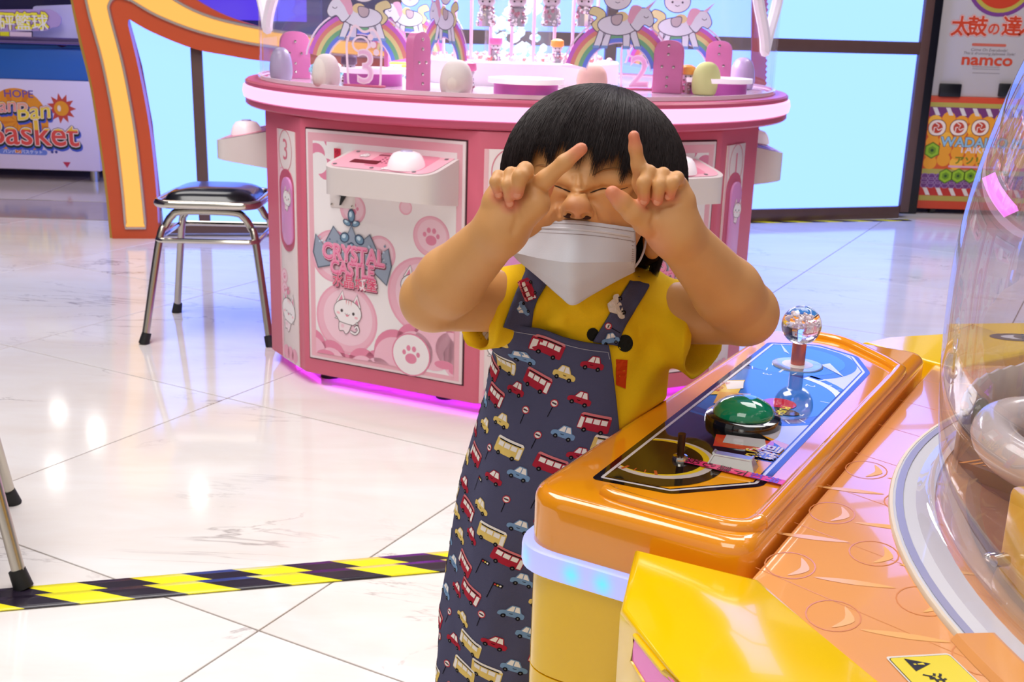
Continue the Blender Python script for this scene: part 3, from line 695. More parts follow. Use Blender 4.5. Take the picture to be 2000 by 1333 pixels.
# narrow pillars with numbers and prize slots
def pillar(fr, u0, u1, num, cn, slot):
    cx = (u0 + u1) / 2
    p = MB().box((cx, .385, .002), (u1 - u0, .69, .004), bev=.001, fr=fr).build('number_panel', CREAMP, tM)
    pr = Print(lambda u, v, w: fr(u, v, w + .0041), step=.0003)
    pr.poly([(u0, .04), (u0 + .012, .04), (u0 + .012, .73), (u0, .73)], (240, 190, 200), 1)
    pr.line(ell(cn, .672, .046, .058, 32), .003, (222, 130, 150), 1.5, True); pr.text(num, cn, .672, .085, (222, 120, 142), 1.5, off=-.0)
    for v in (.60, .30, .26): bubble(pr, u0 + .03, v, .022, 1.5, 1)
    kitten(pr, cn, .20, .06, 3, closed=True, tail=False); paw(pr, cn, .26, .02, P2, 8)
    for k in range(3): pr.poly(ell(u0 + .032 + (u1 - u0 - .064) / 2 * k, .066, .022, n=18), P1, 1.5)
    pr.build('printed_artwork', p)
    # recessed prize scoop: pink pocket with a lilac curved cover
    s0, s1, zc, zh = slot
    pk = MB()
    pk.prism(rrect(s1 - s0, zh, (s1 - s0) * .49, 8, (s0 + s1) / 2, zc), .001, .0062, fr=fr); po = pk.build('prize_slot', DPINK, tM)
    cv = MB(); cv.prism(rrect((s1 - s0) * .7, zh * .82, (s1 - s0) * .33, 8, (s0 + s1) / 2 + (s1 - s0) * .1, zc), .006, .012, fr=fr, bev=.003); cv.build('slot_cover', mat('lilac_cover', (222, 150, 208), .2), po)
    pp = Print(lambda u, v, w: fr(u, v, w + .0121), step=.0003); kitten(pp, (s0 + s1) / 2 + .02, zc + .04, .035, 1, tail=False); pp.build('printed_artwork', po)
pillar(FN3, -.03, .095, '3', .028, (-.018, .085, .50, .24)); pillar(FN1, -.095, .03, '1', -.028, (-.085, .018, .50, .30)); pillar(FN2, -.066, .066, '2', 0, (-.05, .05, .46, .26))
# control shelves
PANELP = grain(mat('shelf_print_pink', (240, 170, 188), .3), 20, .05)
BTN = mat('glow_button', (250, 235, 240), .25, emit=(1, .86, .95), es=.2)
def shelf(fr, cu, hw, d, lock):
    pl = [(-hw, -.004)] + round_poly([(-hw, 0), (-hw, d), (hw, d), (hw, 0)], [0, .055, .055, 0], 6)[1:-1] + [(hw, -.004)]
    n = len(pl); top = [fr(cu + u, .70 - .2 * max(w, 0), max(w, .0)) for u, w in pl]; bot = [fr(cu + u, .575 + .15 * max(w, 0), max(w, .0)) for u, w in pl]
    mb = MB(); mb.add(top + bot, [tuple(range(n))[::-1], tuple(range(n, 2 * n))] + [(i, (i + 1) % n, n + (i + 1) % n, n + i) for i in range(n)])
    s = mb.build('control_shelf', SHELFM, tM, ang=35)
    sm = lambda u, w, h=0.0: fr(cu + u, .70 - .2 * w, w) + np.array([0, 0, 1]) * (h + .0006)
    pr = Print(sm, step=.0005)
    ins = round_poly([(-hw + .012, .006), (-hw + .012, d - .012), (hw - .012, d - .012), (hw - .012, .006)], [0, .045, .045, 0], 6)
    pr.poly(ins, (242, 178, 194), 1); pr.poly(round_poly([(-.06, .006), (-.06, d - .04), (hw - .05, d - .03), (hw - .05, .006)], .02), (232, 140, 165), 1.4)
    pr.poly(rrect(.085, .028, .003, cx=-hw + .1, cy=d * .58), (110, 18, 34), 2); pr.poly(rrect(.05, .012, .005, cx=-hw + .13, cy=d * .2), (150, 60, 85), 2)
    for a in range(9):
        for b in range(4): pr.poly(ell(-.03 + a * .013, d * .32 + b * .013, .0035, n=6), (120, 40, 62), 2)
    kitten(pr, -hw + .07, d * .3, .018, 2, tail=False); kitten(pr, .02, d * .82, .016, 2, tail=False)
    for (a, b) in ((-hw + .03, .02), (0, .015), (hw - .03, .02), (-hw + .03, d - .03), (-.02, d - .025), (hw - .06, d - .025)): pr.poly(ell(a, b, .006, n=10), (120, 112, 118), 3)
    pr.build('printed_top', s)
    bx_ = np.array(sm(hw * .38, d * .62))
    MB().lathe([(0, .045), (.02, .0448), (.034, .04), (.042, .03), (.047, .018), (.05, .006), (.05, 0)], bx_ - [0, 0, .006], 28).build('push_button', BTN, s)
    MB().lathe([(.0, .0482), (.014, .048), (.017, .0445)], bx_ - [0, 0, .006], 20).build('button_ring', mat('lilac_ring', (190, 180, 215), .3), s)
    if lock:
        MB().box((cu - hw - .03, .572, .006), (.085, .075, .008), bev=.006, fr=fr).build('lock_plate', SHELFM, s)
        MB().prism([(cu - hw - .05, .592), (cu - hw - .02, .595), (cu - hw - .008, .585), (cu - hw - .018, .568), (cu - hw - .034, .545), (cu - hw - .028, .57), (cu - hw - .042, .58)], .01, .02, fr=fr).build('latch', BLACKRUB, s)
        for a in (-.064, .003): MB().ball(fr(cu - hw + a, .544, .011), .004, 8).build('screw', CHROME, s)
        pt = Print(lambda u, v, w: fr(u, v, w + .0085), step=.0004)
        pt.poly([(cu - hw - .052, .585), (cu - hw - .030, .585), (cu - hw - .030, .70), (cu - hw - .052, .70)], (206, 40, 70), 16)
        for k in range(6): pt.text('小心勿拍打機'[k], cu - hw - .041, .69 - .019 * k, .015, (60, 14, 26), 17)
        pt.build('warning_label', s)
    return s
ul = frpx(F1, 640, 330, .1)[0] + .014; ur = frpx(F1, 888, 340, .03)[0]
shelf(F1, (ul + ur) / 2, (ur - ul) / 2, .16, True); shelf(F2, -.0, .20, .16, False); shelf(FL_, 0, .2, .20, False); shelf(FR_, -.02, .2, .12, False)
# rim with light strip
rim = MB(); rim.lathe([(0, .775), (.80, .775), (.862, .777), (.868, .782), (.868, .797), (.862, .799), (.862, .837), (.868, .839), (.868, .848), (.862, .853), (.80, .855), (0, .855)], (PCX, PCY, 0), 96)
rim.build('rim', DPINK, tM, ang=30)
STRIP = mat('pink_light_strip', (120, 60, 110), .4, emit=(1.0, .60, .93), es=1.1)
MB().lathe([(.862, .799), (.874, .802), (.877, .818), (.874, .834), (.862, .837)], (PCX, PCY, 0), 96).build('glow_strip', STRIP, tM)
DECKM = mat('white_gloss_deck', (240, 222, 236), .15, coat=.3)
MB().lathe([(0, .8552), (.80, .8552), (.80, .8575), (0, .8575)], (PCX, PCY, 0), 64).build('prize_deck', DECKM, tM)
# base: feet and magenta floor light
for (x, y) in ((643, 741), (870, 782)):
    q = gz(x, y); MB().lathe([(0, 0), (.03, 0), (.03, .022), (.012, .024), (.012, .05), (0, .05)], (q[0], q[1] + .03, 0), 16).build('foot', BLACKRUB, tM)
for (x, y) in ((-.69, 3.48), (-.6, 4.3), (.5, 4.3), (.62, 3.45), (.3, 3.1)): MB().lathe([(0, 0), (.022, 0), (.018, .05), (0, .05)], (x, y, 0), 12).build('foot', STEEL, tM)
inn = [np.array(p) * .9 + np.array([xc, 3.74]) * .1 for p in octv]
MB().tube([(p[0], p[1], .027) for p in inn], .007, 6, closed=True).build('floor_light', mat('magenta_light', (240, 60, 255), .4, emit=(.52, .04, 1.0), es=6), tM)
# clear wall and its heart shaped frames
GLASS = clear('clear_wall', (.975, .965, .985), .06, .03, haze=.035)
RG = .822
MB().lathe([(RG, .856), (RG, 1.40)], (PCX, PCY, 0), 96).build('clear_wall', GLASS, tM)
MB().lathe([(RG - .004, .8553), (RG + .006, .8553), (RG + .006, .866), (RG - .004, .866)], (PCX, PCY, 0), 96).build('wall_base_ring', mat('clear_edge', (245, 225, 238), .15), tM)
HEART = mat('white_acrylic', (236, 226, 240), .3, emit=(.9, .8, .95), es=.12)
for bd, zt, hw in ((-62, 1.005, 9.5), (60, .985, 7.5)):
    pts = []
    for k in range(40):
        t = 2 * pi * k / 40; hx = 16 * sin(t) ** 3 / 16; hy = (13 * cos(t) - 5 * cos(2 * t) - 2 * cos(3 * t) - cos(4 * t)) / 17
        a = radians(bd + hx * hw); pts.append((PCX + (RG + .004) * sin(a), PCY - (RG + .004) * cos(a), zt + .17 + hy * .17))
    MB().tube(pts, .016, 8, closed=True).build('heart_frame', HEART, tM)
# canopy over the clear wall
can = MB(); can.lathe([(0, 1.40), (.83, 1.40), (.84, 1.44), (.88, 1.6), (.97, 1.85), (1.0, 1.95), (1.0, 2.05), (.6, 2.1), (0, 2.1)], (PCX, PCY, 0), 72); can.build('canopy', mat('canopy_plum', (96, 44, 70), .4), tM, ang=30)
l_in = area('machine_lamp', (PCX, PCY, 1.385), .9, 25, (.95, .93, 1)); l_in.data.shape = 'DISK'; l_in.parent = tM; l_in.location = (PCX - xc, PCY - 3.74, 1.385)
# centre column
PED = mat('white_pedestal', (246, 240, 248), .3)
MB().lathe([(0, .8577), (.33, .8577), (.33, .925), (.325, .93), (0, .93)], (PCX, PCY, 0), 56).build('pedestal', PED, tM, ang=30)
MB().lathe([(.11, .93), (.11, 1.40)], (PCX, PCY, 0), 32).build('crystal_tube', clear('tube_clear', (.93, .97, 1), .1, .03, haze=.04), tM)
cb = MB(); rr = random.Random(11)
for k in range(150):
    a = rr.uniform(0, 2 * pi); r = .09 * sqrt(rr.random()); b = bmesh.new(); bmesh.ops.create_icosphere(b, subdivisions=1, radius=rr.uniform(.010, .019)); cb.bm(b, rr.randrange(3), Matrix.Translation((PCX + r * cos(a), PCY + r * sin(a), .94 + rr.random() * .45)))
co = cb.build('crystal_filling', [mat('crystal_aqua', (150, 226, 232), .1, coat=1), mat('crystal_white', (236, 244, 248), .1, coat=1), mat('crystal_pale', (200, 225, 240), .1, coat=1)], tM, smooth=False); co['kind'] = 'stuff'
bd = MB()
for k in range(160):
    a = rr.uniform(-pi, pi); r = rr.uniform(.14, .31); b = bmesh.new(); bmesh.ops.create_icosphere(b, subdivisions=1, radius=rr.uniform(.006, .011)); bd.bm(b, rr.randrange(2), Matrix.Translation((PCX + r * cos(a), PCY + r * sin(a), .936)))
tag(bd.build('bead', [mat('bead_red', (240, 110, 110), .2, coat=1), mat('bead_pink', (250, 190, 200), .2, coat=1)], smooth=False), 'layer of pink and red beads on the white pedestal', 'beads', kind='stuff')
# rods and podiums
for k in range(10):
    a = radians(-60 + k * 14); MB().tube([(PCX + .27 * sin(a), PCY - .27 * cos(a), .93), (PCX + .27 * sin(a), PCY - .27 * cos(a), 1.4)], .005, 6).build('rod', mat('pink_rod', (240, 180, 215), .2), tM)
MAGP = mat('magenta_podium', (214, 96, 196), .3)
for b_, rad in ((2, .74), (-44, .60), (58, .70)):
    a = radians(b_); c = (PCX + rad * sin(a), PCY - rad * cos(a), 0)
    MB().lathe([(0, .8577), (.085, .8577), (.085, .892), (0, .892)], c, 32).build('podium', MAGP, tM, ang=30)
    MB().lathe([(.0, .892), (.1, .892), (.1, .905), (0, .905)], c, 32).build('podium_top', mat('podium_top_white', (250, 240, 248), .3, emit=(1, .9, .98), es=.35), tM, ang=30)
# brackets
def bracket(x, y, w_, h_, rot, Y):
    q = gz(x, y, .8578) if Y is None else gy(x, y, Y); fr = Fr((q[0], q[1], .858), (cos(radians(rot)), sin(radians(rot)), 0), (0, 0, 1))
    pl = round_poly([(-w_ / 2, 0), (w_ / 2, 0), (w_ / 2, h_), (-w_ / 2, h_)], [0, 0, w_ * .45, w_ * .45], 6)
    b = MB().prism(pl, -.012, .012, fr=fr, bev=.002).build('bracket', mat('bracket_pink', (216, 116, 170), .35), tM, ang=30)
    for (a, c) in ((-.0, .02), (0, .045), (w_ * .2, .075), (-w_ * .2, .075), (0, .11), (0, .135)):
        if c < h_ - .01:
            MB().ball(fr(a, c, -.0125), .005, 8).build('rivet', CHROME, b); MB().ball(fr(a, c, .0125), .005, 8).build('rivet', CHROME, b)
    return b
bracket(817, 178, .085, .155, 62, None); bracket(1302, 182, .085, .15, -18, None); bracket(1402, 140, .08, .15, -12, 3.62); bracket(577, 150, .09, .14, 20, 3.55); bracket(772, 120, .08, .15, 40, 4.2)

# unicorn and rainbow signs: clear acrylic with flat print
RB = [(212, 110, 214), (228, 140, 130), (232, 222, 150), (120, 190, 140), (110, 140, 240)]
def unicorn_sign(label, x, Y, rot, s=1.0, z0=.905):
    q = gy(x, 60, Y); t = thing('unicorn_sign', label, 'sign', (q[0], q[1], z0), radians(rot), 'unicorn rainbow signs in the prize machine')
    fr = Fr((0, 0, 0), (s, 0, 0), (0, 0, abs(s)), (0, -1, 0))
    ao = ell(0, 0, .175, .165, 30, 8, 172); ai = ell(0, 0, .098, .088, 30, 172, 8)
    MB().prism(ao + ai[::1], -.0015, .0015, fr=fr).build('acrylic_plate', clear('acrylic', (.97, .93, .98), .12), t, local=True, smooth=False)
    pr = Print(lambda u, v, w: fr(u, v, w + .0017), step=.0004)
    for k, c in enumerate(RB):
        r0, r1 = .165 - k * .0125, .165 - (k + 1) * .0125
        pts0 = ell(0, 0, r0, r0 - .01, 28, 12, 168); pts1 = ell(0, 0, r1, r1 - .01, 28, 12, 168)
        for i in range(28): pr.poly([pts0[i], pts0[i + 1], pts1[i + 1], pts1[i]], c, 1)
    pr.line(ell(0, 0, .171, .162, 28, 10, 170), .005, (250, 232, 248), 1); pr.line(ell(0, 0, .101, .092, 28, 10, 170), .004, (250, 225, 245), 1)
    W2 = (236, 240, 250); LN = (96, 92, 120)
    def sh(pts, col, L, lw=.0025):
        if lw: pr.line(pts, lw, LN, L + .3, True)
        pr.poly(pts, col, L)
    sh(spline([(.05, .175), (.085, .19), (.1, .17), (.075, .16), (.09, .14), (.07, .12), (.055, .14)], 4, True), (240, 232, 170), 2)
    for lx, dx in ((-.035, -.02), (-.018, .0), (.038, .012), (.055, .02)):
        sh([(lx - .012, .125), (lx + .012, .125), (lx + dx + .009, .075), (lx + dx - .011, .075)], W2, 2.6); pr.poly([(lx + dx + .009, .083), (lx + dx - .011, .083), (lx + dx - .011, .075), (lx + dx + .009, .075)], (130, 170, 225), 3.2)
    sh(ell(.012, .14, .06, .028, 24), W2, 3.4); sh(spline([(-.06, .19), (-.085, .185), (-.1, .155), (-.088, .138), (-.07, .143), (-.05, .125), (-.025, .15), (-.04, .18)], 4, True), W2, 4)
    pr.poly(spline([(-.06, .192), (-.03, .195), (-.018, .16), (-.03, .145), (-.045, .17)], 4, True), (240, 180, 205), 4.6); pr.poly([(-.082, .185), (-.07, .19), (-.105, .215)], (240, 200, 225), 4.6)
    pr.line(ell(-.075, .168, .007, .005, 6, 180, 360), .002, LN, 5)
    pr.poly(ell(.0, .165, .02, .014, 14), (240, 220, 160), 4.8); sh(spline([(.0, .17), (.03, .165), (.028, .145), (.012, .14), (.0, .15)], 4, True), (205, 190, 195), 5)
    # rider: small round-headed kitten
    sh(ell(.015, .215, .042, .033, 22), (244, 242, 250), 5.6); 
    for sx in (-1, 1): sh([(.015 + sx * .012, .24), (.015 + sx * .03, .262), (.015 + sx * .038, .228)], (225, 205, 205), 5.4); pr.poly(ell(.015 + sx * .016, .213, .0035, n=8), (70, 60, 80), 6.4)
    pr.line([(.008, .204), (.015, .201), (.022, .204)], .0018, LN, 6.4)
    pr.build('printed_sign', t, local=True); return t
unicorn_sign('white unicorn rainbow sign at the left of the pink machine', 702, 3.42, -14)
unicorn_sign('white unicorn rainbow sign turned edgewise left of the crystal column', 868, 3.36, -62)
unicorn_sign('white unicorn rainbow sign right of the crystal column', 1212, 3.36, 16, -1)
unicorn_sign('white unicorn rainbow sign farthest right in the pink machine', 1328, 3.62, 10, -1)
unicorn_sign('white unicorn rainbow sign seen behind the hanging charms', 795, 4.25, -30)
def number_sign(label, num, x, Y, rot, y):
    q = gz(x, y, .8578); t = thing('number_sign', label, 'sign', (q[0], q[1], .858), radians(rot))
    fr = Fr((0, 0, 0), (1, 0, 0), (0, 0, 1), (0, -1, 0)); pl = round_poly([(-.05, 0), (.05, 0), (.055, .12), (.03, .16), (.0, .145), (-.03, .17), (-.055, .12)], .015)
    MB().prism(pl, -.0015, .0015, fr=fr).build('acrylic_plate', clear('acrylic', (.97, .93, .98), .12), t, local=True, smooth=False)
    pr = Print(lambda u, v, w: fr(u, v, w + .0017), step=.0004); G = (250, 226, 240)
    pr.line(pl, .007, G, 1, True); pr.text(num, .005, .05, .13, G, 1, off=.02); pr.text(num, .005, .05, .13, (238, 190, 222), 2, off=-.012); pr.line(ell(-.01, .115, .025, .02, 16), .006, G, 1, True)
    for k in range(3): pr.poly(ell(.02 + .009 * k, .135 - .02 * k, .009, n=12), G, 1)
    pr.build('printed_sign', t, local=True)
    MB().box((0, 0, .003), (.12, .03, .006), bev=.002).build('foot', DPINK, t, local=True)
number_sign('clear acrylic number three sign on the pink rim', '3', 712, 3.2, -20, 170); number_sign('clear acrylic number two sign right of the child hair', '2', 1243, 3.1, 12, 176)
# plump plain toys standing on the deck edge
def egg(label, x, y, wpx, hpx, col, name='egg_toy', pearl=False, split=False):
    q = gz(x, y, .858); sc = q[1] / CAM_F; r = wpx * sc / 2; h = hpx * sc
    prof = [(0, 0), (r * .7, 0), (r * .9, h * .06), (r, h * .28), (r * .97, h * .5), (r * .86, h * .72), (r * .62, h * .9), (r * .3, h * .985), (0, h)]
    prof = [tuple(p) for p in spline(prof, 4)]
    m = mat('toy_%d_%d_%d' % col, col, .25 if pearl else .8, coat=.6 if pearl else 0)
    if not pearl: grain(m, 90, .04, .25, 400)
    o = MB().lathe(prof, (q[0], q[1] + r, .858), 28).build(name, m)
    tag(o, label, 'toy'); return o
egg('plump ivory egg toy on the pink rim left of the child hair', 889, 187, 64, 66, (236, 226, 220)); egg('plump ivory egg toy on the rim beside the number three sign', 633, 171, 54, 62, (232, 220, 216))
egg('plump peach egg toy half hidden behind the child hair', 1157, 178, 60, 50, (232, 190, 170)); egg('plump lime green egg toy at the right of the pink rim', 1382, 187, 56, 62, (222, 226, 150))
egg('pearl lilac egg at the far left of the pink rim', 545, 158, 44, 62, (190, 178, 210), 'pearl_egg', True); egg('pearl lilac egg at the far right of the pink rim', 1452, 176, 48, 60, (200, 176, 214), 'pearl_egg', True)
# glittering doll charms
GL = [mat('glitter_silver', (200, 196, 206), .15, .6), mat('glitter_rose', (206, 150, 170), .15, .6), mat('glitter_white', (246, 240, 246), .1, coat=1)]
def charm(label, base, s, hat, hang=False, gl=GL, group=None):
    t = thing('glitter_charm', label, 'charm', base, group=group); rr = random.Random(int(base[0] * 1e4) % 9999); mb = MB()
    for k in range(46):
        a = rr.uniform(0, 2 * pi); zz = rr.random(); r = (.026 - .008 * zz) * s
        b = bmesh.new(); bmesh.ops.create_icosphere(b, subdivisions=1, radius=.0062 * s); mb.bm(b, rr.randrange(3), Matrix.Translation((r * cos(a), r * sin(a), (.006 + zz * .05) * s)))
    mb.lathe([(0, 0), (.022 * s, 0), (.02 * s, .05 * s), (0, .06 * s)], (0, 0, 0), 12, 0); mb.build('rhinestone_body', gl, t, smooth=False, local=True)
    MB().ball((0, 0, .072 * s), (.026 * s, .024 * s, .02 * s), 14).build('head', mat('charm_face', (206, 196, 206), .3), t, local=True)
    MB().lathe([(0, .118 * s), (.018 * s, .116 * s), (.032 * s, .108 * s), (.034 * s, .084 * s), (.03 * s, .078 * s), (0, .078 * s)], (0, 0, 0), 16).build('hat', hat, t, local=True)
    for sx in (-1, 1): MB().ball((sx * .01 * s, -.0235 * s, .07 * s), .003 * s, 8).build('eye', BLACKRUB, t, local=True)
    if hang: MB().tube([(0, 0, .115 * s), (0, 0, .3)], .002, 6).build('string', GL[2], t, local=True)
    return t
HP = mat('hat_hot_pink', (236, 100, 166), .35, coat=.5); HW = mat('hat_blush', (238, 214, 226), .35, coat=.5); HO = mat('hat_orange', (240, 165, 70), .35)
for (x, h, lb) in ((949, HW, 'first'), (1010, HP, 'second'), (1076, HW, 'third'), (1140, HP, 'fourth')):
    q = gy(x, 52, 3.42); charm('glitter doll charm with %s hat, %s from left of those hanging' % ('hot pink' if h is HP else 'blush', lb), (q[0], q[1], q[2]), 1.0, h, True, group='charms hanging in the prize machine')
q = gy(968, 105, 3.52); charm('glitter doll charm in hot pink hat sitting on the white pedestal', (q[0], q[1], .93), .62, HP); q = gy(1088, 105, 3.5); charm('glitter charm in orange hat on the white pedestal right side', (q[0], q[1], .93), .6, HO)
for (x, y, h, lb) in ((678, 165, mat('hat_dark_plum', (90, 60, 92), .3), 'dark glitter charm between ivory egg and number three sign'), (912, 180, HP, 'pink glitter charm just behind the ivory egg left of the hair'), (1116, 172, HP, 'pink glitter charm left of the peach egg'), (1344, 184, HO, 'brown glitter charm with orange hat beside the lime egg')):
    q = gz(x, y, .858); charm(lb, (q[0], q[1] + .04, .858), .7, h, False, [GL[1], mat('glitter_brown', (130, 76, 80), .2, .5), GL[0]])
for (x, Y, lb) in ((780, 3.5, 'crystal ball cluster behind the left unicorn sign'), (640, 3.5, 'crystal ball cluster behind the ivory egg at left'), (1357, 3.5, 'crystal ball cluster behind the lime egg')):
    q = gy(x, 110, Y); mb = MB(); rr = random.Random(x); top = x == 780
    for k in range(26):
        b = bmesh.new(); bmesh.ops.create_icosphere(b, subdivisions=1, radius=.012); mb.bm(b, rr.randrange(2), Matrix.Translation((q[0] + rr.uniform(-.05, .05), q[1] + rr.uniform(-.03, .03), .87 + rr.random() * .03)))
    tag(mb.build('crystal_cluster', [mat('crystal_white', (236, 244, 248)), mat('crystal_aqua', (150, 226, 232))], smooth=False), lb, 'crystals')
for (x, y, lb) in ((770, 150, 'left'), (795, 158, 'right')):
    q = gz(x, y, .858); MB_ = MB().box((q[0], q[1] + .2, .876), (.07, .05, .034), bev=.003); o = MB_.build('prize_box', mat('white_box', (240, 244, 240), .4)); tag(o, 'small white prize box with yellow lid, %s one of the pair near the bracket' % lb, 'box')
    MB().box((q[0], q[1] + .2, .895), (.072, .052, .006), bev=.001).build('lid', mat('yellow_lid', (226, 232, 90), .4), o)
# ------------------------------------------------------------------ stools
VINYL = grain(mat('black_vinyl', (16, 18, 26), .22, coat=.3), 30, .1)
def stool(label, loc, rz):
    t = thing('stool', label, 'stool', loc, rz); hs = .2; zt = .425; ht = .125
    for sy in (-1, 1):
        pts = [(-hs, sy * hs, .03), (-ht - .03, sy * ht * 1.15, .33), (-ht - .012, sy * ht, zt - .05), (-ht + .008, sy * ht, zt - .018), (-ht + .045, sy * ht, zt), (ht - .045, sy * ht, zt), (ht - .008, sy * ht, zt - .018), (ht + .012, sy * ht, zt - .05), (ht + .03, sy * ht * 1.15, .33), (hs, sy * hs, .03)]
        MB().tube(spline(pts, 6), .0125, 12).build('leg_frame', STEEL, t, local=True)
        for sx in (-1, 1): MB().tube([(sx * hs * 1.03, sy * hs * 1.03, 0), (sx * hs * .985, sy * hs * .985, .035)], [.018, .0155], 12).build('rubber_foot', BLACKRUB, t, local=True)
    k = .172
    MB().tube([(p[0], p[1], .335) for p in rrect(2 * k - .02, 2 * k - .02, .03, 5)], .0085, 8, closed=True).build('stretcher', CHROME, t, local=True)
    MB().tube([(p[0], p[1], .452) for p in rrect(.32, .32, .05, 6)], .014, 10, closed=True).build('seat_frame', CHROME, t, local=True)
    sp = MB(); b = bmesh.new(); bmesh.ops.create_grid(b, x_segments=24, y_segments=24, size=1)
    for v in b.verts:
        x, y = v.co.x, v.co.y; m_ = max(abs(x), abs(y)); rr_ = (abs(x) ** 5 + abs(y) ** 5) ** .2; s_ = m_ / rr_ if rr_ > 0 else 1
        hh = (1 - rr_ ** 0 * m_ ** 4); v.co = Vector((x * s_ * .15, y * s_ * .15, .455 + .042 * max(0, hh) ** .6))
    sp.bm(b); sp.build('seat_pad', VINYL, t, local=True, ang=180)
    MB().box((0, 0, .449), (.29, .29, .014), bev=.004).build('seat_board', BLACKRUB, t, local=True)
    MB().tube([(-.1, -ht, .434), (.1, -ht, .434)], .006, 6).build('spacer', BLACKRUB, t, local=True)
stool('chrome stool with black vinyl seat beside the pink machine', (-1.0, 3.73, 0), radians(2))
stool('chrome stool at the left picture edge, only its legs in view', (-1.175, 1.99, 0), radians(26))

# ------------------------------------------------------------------ orange and yellow kids machine, right front
YEL = grain(mat('yellow_gloss', (248, 202, 6), .14, coat=.3), 4, .03)
ORG = grain(mat('orange_gloss', (244, 154, 22), .1, coat=1, spec=.6), 4, .03)
CA = np.array([.029, .997]); e1 = np.array([.5054, .8629]); e2 = np.array([.8629, -.5054])
MC = np.array([.995, .838])
frC = Fr((CA[0], CA[1], 0), (*e1, 0), (*e2, 0), (0, 0, 1))          # s along the console, t across it, w up
tK = thing('kids_crane_machine', 'orange and yellow six sided kids crane machine with clear dome', 'arcade machine', (*MC, 0))
hexo = [MC + np.array([cos(radians(a)), sin(radians(a))]) * .80 for a in (179.6, 119.6, 59.6, -.4, -60.4, -120.4)]
zD = .600
DECK = grain(mat('deck_orange', (236, 164, 98), .14, coat=.8), 5, .05)
MB().prism([tuple(p) for p in hexo][::-1], .08, zD, bev=.004).build('deck', DECK, tK)
MB().prism([tuple(MC + (p - MC) * .9) for p in hexo][::-1], .0, .078).build('plinth', BLACKRUB, tK)
# printed chequer plate relief of the deck
pk = Print(lambda u, v, w: (u, v, zD + w), step=.0003, rough=.16, spec=.5)
rr = random.Random(2)
for i in range(-15, 16):
    for j in range(-16, 17):
        c = MC + e1 * i * .066 + e2 * (j * .056 + (i % 2) * .0)
        if np.linalg.norm(c - MC) < .61 or max(abs((c - MC) @ np.array([cos(radians(a)), sin(radians(a))])) for a in (29.6, 89.6, 149.6)) > .672: continue
        if (i + j) % 2:
            T = lambda p: tuple(c + p[0] * e1 + p[1] * e2)
            pk.line([T((p[0], p[1])) for p in ell(0, 0, .026, .021, 20)], .0012, (224, 144, 86), 1, True)
            pk.poly([T((p[0], p[1])) for p in [(.022 * cos(a), -.006 + .016 * sin(a)) for a in np.linspace(-.4, pi + .4, 12)][::1]], (232, 150, 66), 1) if False else None
            pk.poly([T(p) for p in spline([(-.02, .004), (0, .017), (.02, .004), (0, .009)], 4, True)], (244, 184, 112), 1.2)
        else:
            T = lambda p: tuple(c + p[0] * (e1 * .3 + e2 * .95) + p[1] * (e1 * .95 - e2 * .3))
            pk.poly([T(p) for p in spline([(-.034, 0), (0, .0045), (.034, 0), (0, -.0045)], 4, True)], (244, 182, 110), 1)
for k in range(-8, 9):
    for a, b in ((CA + e1 * (k * .11) + e2 * .218, CA + e1 * (k * .11 - .08) + e2 * .5),): pk.line([tuple(a), tuple(b)], .0008, (228, 150, 84), .6)
pk.build('printed_plate', tK)['kind'] = 'stuff'
# console: orange shell with sunken panel, lamp ring, yellow body
def cons(s0, s1, t0, t1, r): return round_poly([(s0, t0), (s1, t0), (s1, t1), (s0, t1)], r, 8)
zC = .622
def soft_prism(outline, z0, z1, bev, fr, k=8):
    """upright convex slab whose top edge is a quarter round"""
    O = np.array(outline); n = len(O); c = O.mean(0); t = np.roll(O, -1, 0) - np.roll(O, 1, 0); nn_ = np.stack([-t[:, 1], t[:, 0]], 1); nn_ /= np.linalg.norm(nn_, axis=1)[:, None] + 1e-9
    nn_ *= np.sign((nn_ * (c - O)).sum(1))[:, None]
    lv = [(0, z0)] + [(bev * (1 - cos(pi / 2 * i / k)), z1 - bev * (1 - sin(pi / 2 * i / k))) for i in range(k + 1)]
    v = [fr(*(O[i] + nn_[i] * d), z) for d, z in lv for i in range(n)]; f = []
    for a in range(len(lv) - 1):
        for i in range(n): f.append((a * n + i, a * n + (i + 1) % n, (a + 1) * n + (i + 1) % n, (a + 1) * n + i))
    f.append(tuple(range((len(lv) - 1) * n, len(lv) * n))); f.append(tuple(range(n))[::-1])
    return MB().add(v, f)
cs = soft_prism(round_poly([(-.012, -.012), (.722, -.012), (.722, .2165), (-.012, .2165)], [.045, .035, .03, .032], 12), .566, zC, .014, frC).build('console_shell', ORG, tK, ang=40)
cbm = bmesh.new(); cbm.from_mesh(cs.data); bmesh.ops.recalc_face_normals(cbm, faces=cbm.faces[:]); cbm.to_mesh(cs.data); cbm.free()
ol = cons(-.02, .70, -.022, .2, [.05, .03, .01, .01]); dense = []
for k in range(len(ol)):
    a, b_ = np.array(ol[k]), np.array(ol[(k + 1) % len(ol)]); m_ = max(1, int(np.linalg.norm(b_ - a) / .003)); dense += [a + (b_ - a) * q / m_ for q in range(m_)]
cen = np.array([.34, .09]); prof = [(.020, .5385), (.004, .5385), (.001, .5405), (0, .544), (0, .552), (0, .560), (.001, .5635), (.004, .5655), (.020, .5655)]; v = []; f = []; n = len(dense); K = len(prof)
for k, p in enumerate(dense):
    t = dense[(k + 1) % n] - dense[k - 1]; nn_ = np.array([-t[1], t[0]]) / (np.linalg.norm(t) + 1e-9); nn_ = nn_ if nn_ @ (cen - p) > 0 else -nn_
    for d, z in prof: v.append(frC(*(p + nn_ * d), z))
